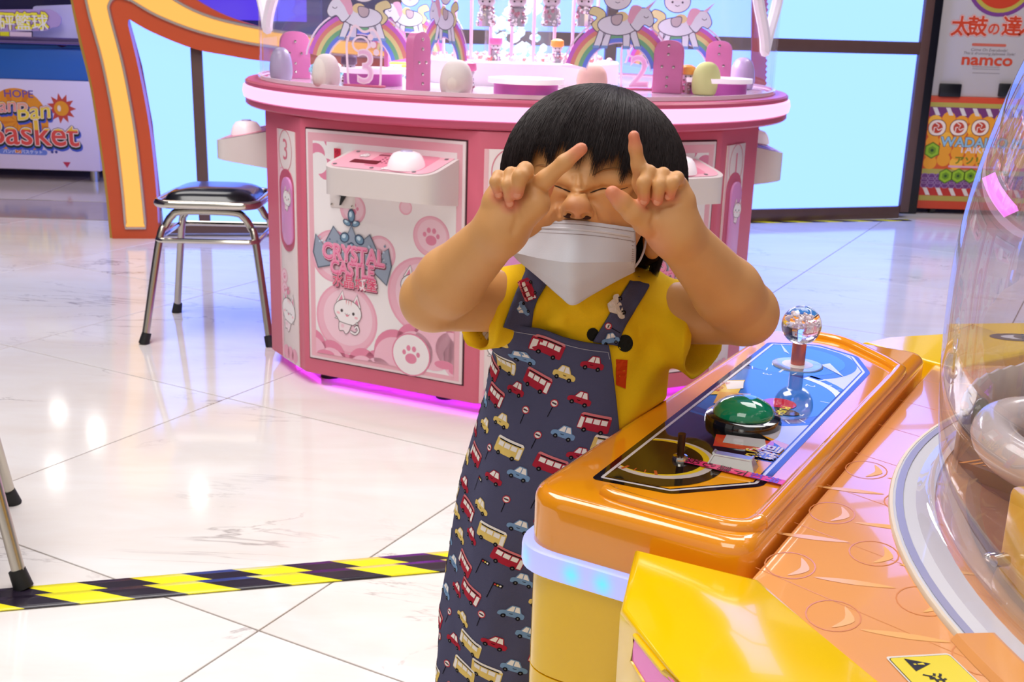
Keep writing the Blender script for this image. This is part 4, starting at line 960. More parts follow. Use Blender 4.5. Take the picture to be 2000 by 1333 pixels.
for k in range(n):
    for q in range(K - 1): f.append((k * K + q, ((k + 1) % n) * K + q, ((k + 1) % n) * K + q + 1, k * K + q + 1))
RL = mat('ring_light', (110, 120, 170), .35, emit=(.42, .48, .95), es=.8)
lr = obj('light_ring', v, f, RL, tK)
leds = [frC(s_, t_, .552) for s_, t_ in ((-.0165, -.0085), (-.02, .050), (-.02, .0825), (.03, -.022), (.09, -.022), (.15, -.022), (.21, -.022), (.27, -.022), (.33, -.022), (.4, -.022))]
val = [max(math.exp(-(np.linalg.norm((np.array(p) - l) * np.array([1, 1, .8])) / .0085) ** 2) for l in leds) for p in v]
lr.data.attributes.new('led', 'FLOAT', 'POINT').data.foreach_set('value', np.array(val, np.float32))
nt = RL.node_tree; pb_ = nt.nodes['Principled BSDF']; at_ = nt.nodes.new('ShaderNodeAttribute'); at_.attribute_name = 'led'; mx = nt.nodes.new('ShaderNodeMix'); mx.data_type = 'RGBA'
mx.inputs['A'].default_value = (.50, .50, .96, 1); mx.inputs['B'].default_value = (.08, .86, 1.15, 1); nt.links.new(at_.outputs['Fac'], mx.inputs['Factor']); nt.links.new(mx.outputs['Result'], pb_.inputs['Emission Color'])
MB().prism(cons(-.010, .70, -.012, .2, [.045, .03, .01, .01]), .43, .538, fr=frC).build('console_body', YEL, tK, ang=35)
MB().prism(cons(-.010, .70, -.012, .2, [.045, .03, .01, .01]), .0, .428, fr=frC).build('console_base', YEL, tK, ang=35)
# raised lip along the near end, inner side and far end
lip = MB()
lip.tube([frC(*p, zC - .0005) for p in spline([(.026, .060), (.0205, .075), (.018, .12), (.018, .17), (.0205, .188), (.028, .199), (.042, .2035), (.06, .204), (.2, .204), (.4, .204), (.585, .204), (.615, .196), (.655, .158), (.700, .105), (.708, .06), (.705, .025)], 6)], .0088, 12)
lip.build('raised_lip', ORG, cs)
# artwork sheet
PA = [(.046, .033), (.0565, .113), (.1254, .180), (.572, .1735), (.639, .140), (.665, .079), (.634, .0152)]
def inset(poly, d):
    out = []; n = len(poly); c = np.mean(np.array(poly), 0)
    for i in range(n):
        p0, p1, p2 = np.array(poly[i - 1]), np.array(poly[i]), np.array(poly[(i + 1) % n])
        def off(a, b):
            t = (b - a) / np.linalg.norm(b - a); nn = np.array([-t[1], t[0]])
            if nn @ (c - a) < 0: nn = -nn
            return a + nn * d, t
        a, ta_ = off(p0, p1); b, tb_ = off(p1, p2)
        m_ = np.array([[ta_[0], -tb_[0]], [ta_[1], -tb_[1]]]); k = np.linalg.solve(m_, b - a); out.append(tuple(a + ta_ * k[0]))
    return out
pa = Print(lambda s, t, w: frC(s, t, zC + .0001 + w), step=.0002, rough=.05, spec=1)
O_, BK, CRM, BLU, CYA, WHT = (240, 160, 24), (20, 14, 16), (226, 214, 206), (32, 92, 176), (110, 180, 226), (232, 232, 236)
pa.poly(round_poly(PA, .008), BK, 1); pa.poly(round_poly(inset(PA, .0065), .004), (216, 210, 212), 1.6); pa.poly(inset(PA, .0098), BK, 2.2); inn_ = inset(PA, .0115); pa.poly(inn_, O_, 2.8)
def inside(*ps): return all(all((lambda a, b: (np.array([-(b - a)[1], (b - a)[0]]) @ (np.array(p) - a)) * (np.array([-(b - a)[1], (b - a)[0]]) @ (np.mean(np.array(inn_), 0) - a)) > 0)(np.array(inn_[i]), np.array(inn_[(i + 1) % len(inn_)])) for i in range(len(inn_))) for p in ps)
_pl, _pt = pa.line, pa.text
pa.line = lambda pts, *k, **q: _pl(pts, *k, **q) if inside(*pts) else pa
def _ptx(b, x, y, *k, **q):
    q['rot'] = 0; q['sx'] = -q.get('sx', 1.0)
    return _pt(b, x, y, *k, **q) if inside((x, y)) else pa
pa.text = _ptx
def ca(pts, col, L):
    q = list(map(tuple, pts)); cx_, cy_ = np.mean(np.array(inn_), 0)
    for i in range(len(inn_)):                                       # clip to the sheet
        a, b = np.array(inn_[i]), np.array(inn_[(i + 1) % len(inn_)]); nn = np.array([-(b - a)[1], (b - a)[0]]); nn = nn if nn @ (np.array([cx_, cy_]) - a) > 0 else -nn
        out = []; n = len(q)
        for k in range(n):
            p, r_ = np.array(q[k]), np.array(q[(k + 1) % n]); dp, dr_ = nn @ (p - a), nn @ (r_ - a)
            if dp >= 0: out.append(tuple(p))
            if (dp >= 0) != (dr_ >= 0): t = dp / (dp - dr_); out.append(tuple(p + t * (r_ - p)))
        q = out
        if len(q) < 3: return
    pa.poly(q, col, L)
# far half: blue instrument dial on cream, near half: orange with dark fuel gauge
ca([(.33, -.1), (.8, -.1), (.8, .3), (.20, .3), (.26, .14)], (206, 200, 205), 3)
ca(ell(.40, .075, .118, n=44), (40, 96, 170), 3.6); ca(ell(.40, .075, .112, n=44), (28, 70, 138), 4); ca(ell(.40, .075, .098, n=44), (44, 110, 190), 4.4)
ca(ell(.565, .07, .085, n=44), BLU, 3.6); ca(ell(.565, .07, .07, n=40), (46, 120, 190), 4.2)
for k in range(34):
    a = radians(-150 + k * 10); d = np.array([cos(a), sin(a)]); c = np.array([.40, .075]); pa.line([tuple(c + d * .1), tuple(c + d * (.112 if k % 3 else .118))], .0016 if k % 3 else .003, (220, 226, 236), 5)
for k in range(7):
    a = radians(-140 + k * 44); pa.text(str(6 - k if k < 6 else 7), .40 + .084 * cos(a), .075 + .084 * sin(a), .017, (214, 222, 236), 5, rot=-120)
pts0 = ell(.40, .075, .108, n=16, a0=20, a1=100); pts1 = ell(.40, .075, .098, n=16, a0=20, a1=100)
for i in range(16): ca([pts0[i], pts0[i + 1], pts1[i + 1], pts1[i]], (226, 226, 228), 5.4)
ca([(.18, .05), (.30, -.02), (.35, .02), (.24, .16), (.19, .17)], BK, 3.4)
ca(ell(.13, .06, .074, n=40), (40, 34, 22), 5.8); ca(ell(.135, .068, .056, n=40), (205, 196, 190), 6.2); ca(ell(.137, .066, .051, n=40), (236, 200, 40), 6.6); ca(ell(.135, .064, .047, n=40), (26, 20, 16), 7)
for k in range(13):
    a = radians(150 + k * 15); d = np.array([cos(a), sin(a)]); c = np.array([.13, .06]); pa.line([tuple(c + d * .036), tuple(c + d * (.043 if k % 3 else .047))], .0014 if k % 3 else .003, (226, 220, 206) if k > 3 else (190, 80, 40), 7.6)
for tx, s_, t_ in (('F', .092, .04), ('1/2', .128, .035), ('E', .158, .04)): pa.text(tx, s_, t_, .016, (226, 220, 206) if tx != 'E' else (200, 90, 50), 7.6, rot=-95)
pa.line([(.13, .06), (.112, .04)], .003, (200, 80, 40), 8)
ca([(.20, .10), (.235, .09), (.25, .15), (.215, .16)], (216, 70, 40), 4); ca([(.215, .105), (.24, .10), (.25, .14), (.225, .15)], (205, 200, 200), 4.4)
# sticker with small yellow patches, yellow lettering, red cap decal
ca([(.355, .03), (.41, .015), (.44, .05), (.38, .062)], (236, 196, 60), 8); ca([(.33, .05), (.375, .04), (.39, .075), (.345, .085)], (230, 170, 50), 8.2); ca([(.39, .045), (.42, .03), (.435, .05), (.405, .06)], (240, 232, 226), 8.6)
for k in range(2): pa.text('放心投幣', .41 - .014 * k, .022 + .012 * k, .011, (200, 60, 60), 8.8, rot=-30)
ca(ell(.375, .115, .02, .02), (190, 40, 60), 8); ca(ell(.35, .125, .012, .022), (60, 50, 40), 8.2); pa.text('PUSH', .352, .126, .014, (236, 220, 80), 8.8, rot=-100, off=.02)
for tx, s_, t_ in (('小小', .195, .142), ('司機', .215, .155)): pa.text(tx, s_, t_, .022, (70, 50, 20), 8.4, off=.05, rot=-30); pa.text(tx, s_, t_, .022, (240, 206, 60), 8.8, off=.02, rot=-30)
ca([(.565, .11), (.58, .118), (.53, .15)], (226, 226, 236), 6); ca([(.59, .06), (.598, .05), (.64, .03)], (206, 216, 236), 6)
pa.build('printed_sheet', cs)
# warning tape across the sheet
pt = Print(lambda s, t, w: frC(s, t, zC + .0024 + w), step=.0003, rough=.12, spec=.6)
pt.poly([(.134, .094), (.1345, .197), (.1475, .197), (.1475, .094)], (236, 60, 120), 1)
for k, ch in enumerate('投心請下扣押'): pt.text(ch, .141, .101 + .0165 * k, .0145, (70, 10, 40) if k < 4 else (110, 80, 200), 2, rot=0, sx=-1, off=.012)
pt.build('warning_tape', cs)
# joystick
jb = frC(.5457, .0845, zC)
js = MB().lathe([(0, .0025), (.03, .0025), (.033, .002), (.033, 0)], jb, 40).build('joystick', mat('ring_steel', (216, 222, 230), .12, .7), tK, ang=30)
MB().lathe([(.0, .0032), (.012, .003), (.02, .0028), (.02, .0)], jb, 30).build('washer', WHITEPL, js)
MB().lathe([(.0092, 0.003), (.0092, .034), (.0, .034)], jb, 20).build('shaft', grain(mat('rose_copper', (196, 110, 104), .25, .5), 20, .1), js)
bc = jb + np.array([0, 0, .056])
gb = bpy.data.materials.new('crystal_ball'); gb.use_nodes = True; b_ = gb.node_tree.nodes['Principled BSDF']; b_.inputs['Transmission Weight'].default_value = 1; b_.inputs['Roughness'].default_value = 0; b_.inputs['IOR'].default_value = 1.45; b_.inputs['Base Color'].default_value = (1, .95, .96, 1)
MB().ball(bc, .0258, 40).build('ball_knob', gb, js, ang=180)
bb = MB(); rr = random.Random(4)
for k in range(70):
    d = np.array([rr.gauss(0, 1) for _ in range(3)]); d = d / np.linalg.norm(d) * .016 * rr.random() ** .4; d[2] = abs(d[2]) * .9 - .003
    bb.ball(bc + d, rr.uniform(.0008, .0022), 8)
o = bb.build('bubble', mat('bubble_pearl', (250, 236, 240), .05, 0, coat=1, spec=1), js); o['kind'] = 'stuff'
# green dome button
gbp = frC(.2889, .1009, zC)
bt = MB().lathe([(0, .012), (.036, .012), (.041, .010), (.0425, .005), (.0425, 0)], gbp, 48).build('push_button', mat('button_black', (14, 14, 16), .12, coat=1), tK, ang=40)
GREEN = mat('green_dome', (0, 140, 92), .06, coat=1)
MB().lathe([(.034, .009), (.0345, .012), (.033, .0175), (.029, .0225), (.023, .0265), (.0155, .0295), (.008, .031), (0, .0314)], gbp, 48).build('dome_cap', GREEN, bt, ang=180)
# toggle switch
tg = frC(.1403, .0874, zC)
sw = MB().lathe([(0, .0068), (.0055, .0068), (.0075, .006), (.0085, .003), (.0085, 0)], tg, 24).build('toggle_switch', CHROME, tK, ang=40)
MB().tube([tg + [0, 0, .006], tg + [0, 0, .03]], [.0038, .0042], 12).build('lever', grain(mat('amber_lever', (70, 40, 18), .2, .4), 60, .4), sw)
# chrome coin bar
cb0 = np.array([.1545, .1125]); cb1 = np.array([.1605, .1615]); cd_ = cb1 - cb0; cl = np.linalg.norm(cd_); cu_ = cd_ / cl; cn_ = np.array([-cu_[1], cu_[0]])
frB2 = Fr(frC(*((cb0 + cb1) / 2), zC), frC(*(CA * 0 + cu_), 0) - frC(0, 0, 0), frC(*cn_, 0) - frC(0, 0, 0), (0, 0, 1))
b = bmesh.new(); bmesh.ops.create_cube(b, size=1)
for v in b.verts:
    k = 1 if v.co.z < 0 else .78; kk = 1 if v.co.z < 0 else .35
    v.co = Vector(frB2(v.co.x * cl * k, v.co.y * .02 * kk, (v.co.z + .5) * .0125))
bmesh.ops.bevel(b, geom=b.edges[:], offset=.0015, segments=2, affect='EDGES')
MB().bm(b).build('coin_bar', mat('coin_bar_metal', (225, 222, 215), .22, .85), tK, ang=30)
# yellow arms at the corners of the deck
def arm(pts, z1, nm, win=None):
    a = MB().prism(pts, .10, z1, bev=.006, seg=3).build(nm, YEL, tK, ang=40)
    return a
pz = lambda x, y: tuple(gz(x, y, .603)[:2])
P_a = [pz(1240, 1070), pz(1484, 1130), pz(1715, 1333)]
P_b = [(.335, .55), (.21, .43), (.155, .62)]
arm_pts = [P_a[0], pz(1212, 1187)] + [pz(1330, 1333)] + [(.155, .62), (.24, .50), (.33, .56)] + [P_a[2], P_a[1]]
ar = arm(arm_pts, .603, 'chute_arm')
a0 = np.array([*pz(1212, 1187), .603]); a1 = np.array([*pz(1330, 1333), .603]); dx = (a1 - a0); dx /= np.linalg.norm(dx)
nrm = np.array([dx[1], -dx[0], 0]); nrm = nrm if nrm @ (a0 - np.array([*MC, .6])) > 0 else -nrm
frW = Fr(a0, dx, (0, 0, 1), nrm)
wq = [frpx(frW, *p) for p in [(1243, 1243), (1238, 1292), (1270, 1345), (1335, 1345), (1300, 1313)]]
MB().prism(wq[::-1], -.0, .002, fr=frW).build('prize_window', mat('magenta_window', (224, 84, 176), .12, coat=.5, emit=(.6, .08, .4), es=.25), ar, smooth=False)
MB().tube([frW(p[0], p[1], .001) for p in wq], .0025, 6, closed=True).build('window_frame', YEL, ar)
bp2 = [pz(1683, 668), pz(1735, 657), pz(1850, 655), (.74, 1.76), (.80, 1.62), pz(1862, 720), pz(1815, 704)]
bk = arm(bp2, .603, 'chute_arm')
# dark arrow-like emblem on the far arm
pe = Print(lambda u, v, w: (u, v, .6033 + w), step=.0003); c = gz(1990, 660, .603)
pe.poly(ell(c[0], c[1], .045, .022, 20), (40, 36, 40), 1); pe.poly(ell(c[0] + .004, c[1], .032, .013, 20), (190, 190, 196), 2); pe.poly(ell(c[0] + .004, c[1], .012, .012, 14), (60, 60, 70), 3); pe.build('printed_emblem', tK)
MB().prism([(p[0], p[1]) for p in [(.70, 1.60), (.80, 1.62), (.95, 1.68), (.95, 1.80), (.70, 1.76)]], .1, .6).build('chute_arm', YEL, tK, ang=40)
# dome, ring and what it covers
MB().lathe([(.634, zD + .0051), (.634, zD + .0056), (.641, zD + .0054), (.641, zD + .0046)], (*MC, 0), 128).build('ring_line', mat('lavender_line', (160, 160, 192), .2), tK)
MB().lathe([(.618, zD + .0045), (.618, zD + .0058), (.6485, zD + .0058), (.653, zD + .0004)], (*MC, 0), 24, a0=185.5, a1=226).build('ring_cover', DECK, tK, ang=30)
MB().lathe([(.604, zD), (.644, zD), (.647, zD + .002), (.646, zD + .004), (.604, zD + .005)], (*MC, 0), 128).build('base_ring', grain(mat('ring_white', (228, 228, 234), .1, coat=1), 9, .04), tK, ang=40)
MB().lathe([(.6435, zD + .0046), (.6465, zD + .0046), (.6475, zD + .0030), (.6475, zD)], (*MC, 0), 128).build('ring_edge', mat('ring_edge_cream', (226, 212, 190), .4), tK)
dp = [tuple(p) for p in spline([(.622, zD + .005), (.606, zD + .014), (.604, .635), (.610, .68), (.616, .74), (.618, .80), (.617, .85), (.612, .90), (.603, .95), (.588, 1.01), (.566, 1.07), (.53, 1.14), (.47, 1.21), (.38, 1.27), (.25, 1.315), (.1, 1.335), (0, 1.337)], 4)]
DOME = clear('dome_clear', (.94, .93, .95), .10, .015, haze=.085)
MB().lathe(dp, (*MC, 0), 128).build('dome', DOME, tK, ang=180)
di = [(r - .012, z - .006) for r, z in dp if r > .05]
MB().lathe([(.56, zD + .001), (.575, zD + .012), (.6, zD + .012)], (*MC, 0), 96).build('dome_flange', clear('flange_clear', (.93, .95, .98), .2, .05, haze=.12), tK)
MB().lathe([(0, zD + .002), (.575, zD + .002)], (*MC, 0), 96).build('playfield', grain(mat('mauve_floor', (118, 74, 78), .25), 5, .1), tK)
def px_on(x, y, z): return gz(x, y, z)
# hazard ledge
hz = [gz(*p, zD + .003)[:2] for p in [(1868, 925), (1905, 878), (2080, 905), (2200, 960), (2120, 1010), (1990, 972)]]
MB().prism([tuple(p) for p in hz][::-1], zD + .003, zD + .018).build('hazard_ledge', mat('ledge_brown', (96, 60, 52), .4), tK)
ph_ = Print(lambda u, v, w: (u, v, zD + .0182 + w), step=.0003)
for k in range(14):
    a = gz(1872 + k * 22, 905 + k * 3, zD + .018)[:2]; b = gz(1882 + k * 22, 906 + k * 3, zD + .018)[:2]; d = np.array([.045, .02]); ph_.poly([tuple(a), tuple(b), tuple(b + d), tuple(a + d)], (236, 150, 50), 1)
ph_.build('printed_stripe', tK)
# white coiled tube
cc = gz(2068, 895, .655); TUBE = grain(mat('pearl_tube', (226, 214, 208), .15, coat=.6), 8, .05)
pts = []
for k in range(64):
    a = 2 * pi * k / 64; pts.append((cc[0] + .058 * cos(a), cc[1] + .075 * sin(a), .664 + .006 * sin(a)))
MB().tube(pts, .022, 16, closed=True).build('coil_tube', TUBE, tK, ang=180)
rt = []
for k in range(30):
    a = radians(70 + k * 5); rt.append(None)
rt = [np.array([*gz(x, y, .612)[:2], .652 + .0012 * ((i * 7) % 3)]) for i, (x, y) in enumerate(spline([(1868, 900), (1876, 872), (1895, 845), (1925, 826), (1965, 812), (2010, 803), (2080, 800)], 5))]
rb = MB(); n = len(rt)
v = []; f = []
for p in rt: v += [p + [0, 0, -.05], p + [0, 0, .02]]
for i in range(n - 1): f.append((2 * i, 2 * i + 2, 2 * i + 3, 2 * i + 1))
rb.add(v, f); o = rb.build('ruffled_wall', grain(mat('pearl_wall', (214, 200, 190), .3), 30, .1), tK); md = o.modifiers.new('t', 'SOLIDIFY'); md.thickness = .004
# yellow block with chrome knob
yb = gz(2024, 1108, .63); tYB = MB().box((yb[0] + .03, yb[1] - .01, zD + .045), (.09, .10, .085), bev=.008).build('hook_block', YEL, tK)
kn = yb + np.array([-.02, .012, 0]); MB().tube([kn + [0, 0, .0], kn + [-.012, -.004, 0]], [.006, .005], 10).build('knob', CHROME, tYB)
kk = gz(1940, 1090, zD + .01); MB().ball(kk, (.009, .006, .005), 12).build('screw_head', CHROME, tK)
# crystal curtain inside the dome; glowing strip paints in the pink rim light's reflection
def in_dome(x, y, r):
    for Y in np.linspace(.5, 1.5, 500):
        q = gy(x, y, Y)
        if np.linalg.norm(q[:2] - MC) < r: return q
    return None
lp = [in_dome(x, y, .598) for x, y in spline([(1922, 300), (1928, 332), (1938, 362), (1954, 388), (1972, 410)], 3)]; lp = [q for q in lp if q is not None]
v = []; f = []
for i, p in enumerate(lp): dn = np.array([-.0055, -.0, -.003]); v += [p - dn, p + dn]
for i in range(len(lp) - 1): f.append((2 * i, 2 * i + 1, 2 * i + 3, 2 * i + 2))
o = obj('glow_strip', v, f, mat('violet_pink_reflection', (250, 90, 250), .4, emit=(1, .22, .95), es=1.0), tK); md = o.modifiers.new('t', 'SOLIDIFY'); md.thickness = .004
cu2 = MB(); rr = random.Random(8)
for k in range(420):
    x = rr.uniform(1930, 2060); y = rr.uniform(160, 395) - max(0, 1975 - x) * .9 * 0
    if y > 150 + (x - 1915) * 4.5 or y < 0: continue
    p = in_dome(x, y, rr.uniform(.48, .56))
    if p is None or np.linalg.norm(p[:2] - MC) > .56 - max(0, p[2] - .95) * .4: continue
    b = bmesh.new(); bmesh.ops.create_icosphere(b, subdivisions=1, radius=rr.uniform(.002, .0045)); cu2.bm(b, rr.randrange(3), Matrix.Translation(p))
for k in range(70):
    x = rr.uniform(1850, 1885); y = rr.uniform(720, 870); p = in_dome(x, y, rr.uniform(.555, .585))
    if p is None or p[2] < zD + .01: continue
    b = bmesh.new(); bmesh.ops.create_icosphere(b, subdivisions=1, radius=rr.uniform(.002, .004)); cu2.bm(b, rr.randrange(3), Matrix.Translation(p))
o = cu2.build('crystal_strand', [mat('crystal_white', (236, 244, 248)), mat('crystal_lilac', (214, 160, 226), .1, coat=1), mat('crystal_silver', (200, 200, 214), .1, .6)], tK, smooth=False); o['kind'] = 'stuff'
# caution label
cl_ = [gz(*p, zD + .0002)[:2] for p in [(1728, 1285), (1853, 1278), (1930, 1360), (1810, 1372)]]
A_, B_, D_ = cl_[0], cl_[1], cl_[3]; ex_ = (B_ - A_); ey_ = (D_ - A_)
pc = Print(lambda u, v, w: (*(A_ + ex_ * u + ey_ * v), zD + .0006 + w), step=.0003, rough=.2)
pc.poly(rrect(1, 1, .06, cx=.5, cy=.5), (230, 220, 206), 1); pc.poly(rrect(.95, .92, .05, cx=.5, cy=.5), (24, 22, 20), 1.6); pc.poly(rrect(.93, .9, .05, cx=.5, cy=.5), (236, 214, 50), 2.2)
pc.poly([(.24, .08), (.24, .38), (.56, .23)], (20, 20, 40), 3); pc.poly([(.30, .215), (.30, .245), (.34, .245), (.34, .215)], (236, 214, 50), 3.6); pc.poly([(.36, .22), (.36, .24), (.46, .255), (.46, .205)], (236, 214, 50), 3.6)
for ch, x, y in (('注', .40, .56), ('意', .40, .82)):
    vv, ff = text2d(ch, .03); pc.mb.add([pc.fm(x + p[1] * .30, y + p[0] * .24, 3 * pc.step) for p in vv], [q[::-1] for q in ff], pc.ci((20, 16, 14)))
pc.build('caution_label', tK)
# ------------------------------------------------------------------ the child
P = gy
class Field:
    """signed distance samples on a rectilinear grid, with smooth union and carving"""
    def __init__(s, xs, ys, zs):
        s.ax = [np.asarray(a, np.float32) for a in (xs, ys, zs)]; s.F = np.full([len(a) for a in s.ax], .06, np.float32)
    def sl(s, lo, hi):
        return tuple(slice(max(0, int(np.searchsorted(s.ax[k], lo[k])) - 1), min(len(s.ax[k]), int(np.searchsorted(s.ax[k], hi[k])) + 1)) for k in range(3))
    def xyz(s, q): return s.ax[0][q[0]][:, None, None], s.ax[1][q[1]][None, :, None], s.ax[2][q[2]][None, None, :]
    def put(s, prim, k=.004, mode='u', pad=None):
        fn, lo, hi = prim; m = (k * 1.5 + .012) if pad is None else pad
        q = s.sl(np.array(lo) - m, np.array(hi) + m)
        if any(a.stop <= a.start for a in q): return
        d = fn(*s.xyz(q)); A = s.F[q]
        if mode == 'u': s.F[q] = smin(A, d, k)
        elif mode == 's': s.F[q] = -smin(-A, d, k)
        elif mode == 'i': s.F[q] = np.maximum(A, d)
    def at(s, p):
        i = [int(np.clip(np.searchsorted(s.ax[k], p[k]) - 1, 0, len(s.ax[k]) - 2)) for k in range(3)]
        t = [np.clip((p[k] - s.ax[k][i[k]]) / (s.ax[k][i[k] + 1] - s.ax[k][i[k]]), 0, 1) for k in range(3)]
        c = s.F[i[0]:i[0] + 2, i[1]:i[1] + 2, i[2]:i[2] + 2]
        c = c[0] * (1 - t[0]) + c[1] * t[0]; c = c[0] * (1 - t[1]) + c[1] * t[1]; return float(c[0] * (1 - t[2]) + c[1] * t[2])
    def hit(s, x, y, Y0=1.0, Y1=1.45, n=260):
        for Y in np.linspace(Y0, Y1, n):
            p = gy(x, y, Y)
            if all(s.ax[k][0] < p[k] < s.ax[k][-1] for k in range(3)) and s.at(p) < 0: return Y
        return None
    def mesh(s):
        F = s.F; S = F < 0; n = np.array(F.shape)
        cnt = np.zeros(n - 1, np.int8)
        for dx in (0, 1):
            for dy in (0, 1):
                for dz in (0, 1): cnt += S[dx:n[0] - 1 + dx, dy:n[1] - 1 + dy, dz:n[2] - 1 + dz]
        I, J, K = np.nonzero((cnt > 0) & (cnt < 8)); idx = np.full(n - 1, -1, np.int64); idx[I, J, K] = np.arange(len(I))
        cor = [(a, b, c) for a in (0, 1) for b in (0, 1) for c in (0, 1)]
        V = [F[I + a, J + b, K + c] for a, b, c in cor]; acc = np.zeros((len(I), 3)); w_ = np.zeros(len(I))
        for p in range(8):
            for q in range(p + 1, 8):
                d = np.array(cor[q]) - np.array(cor[p])
                if abs(d).sum() != 1: continue
                m = (V[p] < 0) != (V[q] < 0); t = np.where(m, V[p] / np.where(m, V[p] - V[q], 1), 0)
                acc += m[:, None] * (np.array(cor[p])[None] + t[:, None] * d[None]); w_ += m
        fr_ = acc / w_[:, None]; pos = np.stack([s.ax[k][g] + fr_[:, k] * (s.ax[k][g + 1] - s.ax[k][g]) for k, g in enumerate((I, J, K))], 1)
        Q = []
        for axis in range(3):
            sa = [slice(None)] * 3; sb = [slice(None)] * 3; sa[axis] = slice(0, -1); sb[axis] = slice(1, None)
            A = S[tuple(sa)]; B = S[tuple(sb)]; E = np.stack(np.nonzero(A != B), 1)
            o1, o2 = [(1, 2), (2, 0), (0, 1)][axis]; ok = (E[:, o1] > 0) & (E[:, o2] > 0) & (E[:, o1] < n[o1] - 1) & (E[:, o2] < n[o2] - 1); E = E[ok]
            def g(d1, d2):
                e = E.copy(); e[:, o1] += d1; e[:, o2] += d2; return idx[e[:, 0], e[:, 1], e[:, 2]]
            q = np.stack([g(-1, -1), g(0, -1), g(0, 0), g(-1, 0)], 1); fl_ = ~A[E[:, 0], E[:, 1], E[:, 2]]; q[fl_] = q[fl_][:, ::-1]; Q.append(q)
        Q = np.concatenate(Q); return pos, Q[(Q >= 0).all(1)]
def smin(a, b, k):
    if k <= 0: return np.minimum(a, b)
    h = np.clip(.5 + .5 * (b - a) / k, 0, 1); return b + (a - b) * h - k * h * (1 - h)
def cap(a, b, ra, rb=None):
    a = np.array(a, np.float32); b = np.array(b, np.float32); rb = ra if rb is None else rb; ab = b - a; L2 = float(ab @ ab) + 1e-9; m = max(ra, rb)
    def fn(X, Y, Z):
        t = np.clip(((X - a[0]) * ab[0] + (Y - a[1]) * ab[1] + (Z - a[2]) * ab[2]) / L2, 0, 1)
        return np.sqrt((X - a[0] - t * ab[0]) ** 2 + (Y - a[1] - t * ab[1]) ** 2 + (Z - a[2] - t * ab[2]) ** 2) - (ra + (rb - ra) * t)
    return fn, np.minimum(a, b) - m, np.maximum(a, b) + m
def elp(c, r, R=None):
    c = np.array(c, np.float32); r = np.array(r, np.float32); R = np.eye(3) if R is None else R; m = float(r.max())
    def fn(X, Y, Z):
        dx, dy, dz = X - c[0], Y - c[1], Z - c[2]
        q = [dx * R[0, k] + dy * R[1, k] + dz * R[2, k] for k in range(3)]
        k0 = np.sqrt(sum((q[k] / r[k]) ** 2 for k in range(3))); k1 = np.sqrt(sum((q[k] / r[k] ** 2) ** 2 for k in range(3))) + 1e-6
        return k0 * (k0 - 1) / k1
    return fn, c - m, c + m
def grp(items):
    """items: (prim, k) merged in order"""
    lo = np.min([p[1] for p, _ in items], 0); hi = np.max([p[2] for p, _ in items], 0)
    def fn(X, Y, Z):
        d = None
        for (f, _, _), k in items: d = f(X, Y, Z) if d is None else smin(d, f(X, Y, Z), k)
        return d
    return fn, lo, hi
def mesh_np(name, pos, Q, m, parent, attr=None):
    mw = wm(parent).inverted(); mw = np.array(mw); pos = pos @ mw[:3, :3].T + mw[:3, 3]
    me = bpy.data.meshes.new(name); me.vertices.add(len(pos)); me.vertices.foreach_set('co', pos.astype(np.float32).ravel())
    me.loops.add(Q.size); me.loops.foreach_set('vertex_index', Q.astype(np.int32).ravel()); me.polygons.add(len(Q)); me.polygons.foreach_set('loop_start', np.arange(0, Q.size, 4, dtype=np.int32))
    me.update(calc_edges=True); me.validate(); me.shade_smooth(); me.materials.append(m)
    for k, v in (attr or {}).items(): me.attributes.new(k, 'FLOAT', 'POINT').data.foreach_set('value', v.astype(np.float32))
    o = bpy.data.objects.new(name, me); link(o, parent); return o
def relax(pos, Q, it=2, lam=.5):
    n = len(pos); e = np.concatenate([Q[:, [0, 1]], Q[:, [1, 2]], Q[:, [2, 3]], Q[:, [3, 0]]]); e = np.concatenate([e, e[:, ::-1]])
    deg = np.bincount(e[:, 0], minlength=n)[:, None]
    for _ in range(it):
        acc = np.stack([np.bincount(e[:, 0], weights=pos[e[:, 1], k], minlength=n) for k in range(3)], 1); pos = pos + lam * (acc / np.maximum(deg, 1) - pos)
    return pos

tC = thing('person', 'toddler in yellow T-shirt, vehicle print apron and white face mask making finger frames', 'person', (.07, 1.30, 0))
# head frame: a right, b up, c towards the viewer
yw, rl, pt_ = radians(13), radians(6), radians(6)
ca_ = np.array([cos(yw) * cos(rl), -sin(yw) * cos(rl), -sin(rl)]); cc_ = np.array([-sin(yw) * cos(pt_), -cos(yw) * cos(pt_), sin(pt_)])
cc_ = cc_ - ca_ * (cc_ @ ca_); cc_ /= np.linalg.norm(cc_); cb_ = -np.cross(ca_, cc_); HR = np.stack([ca_, cb_, cc_], 1)
HO = P(1152, 365, 1.235)
def hd(a, b, c): return HO + HR @ np.array([a, b, c])
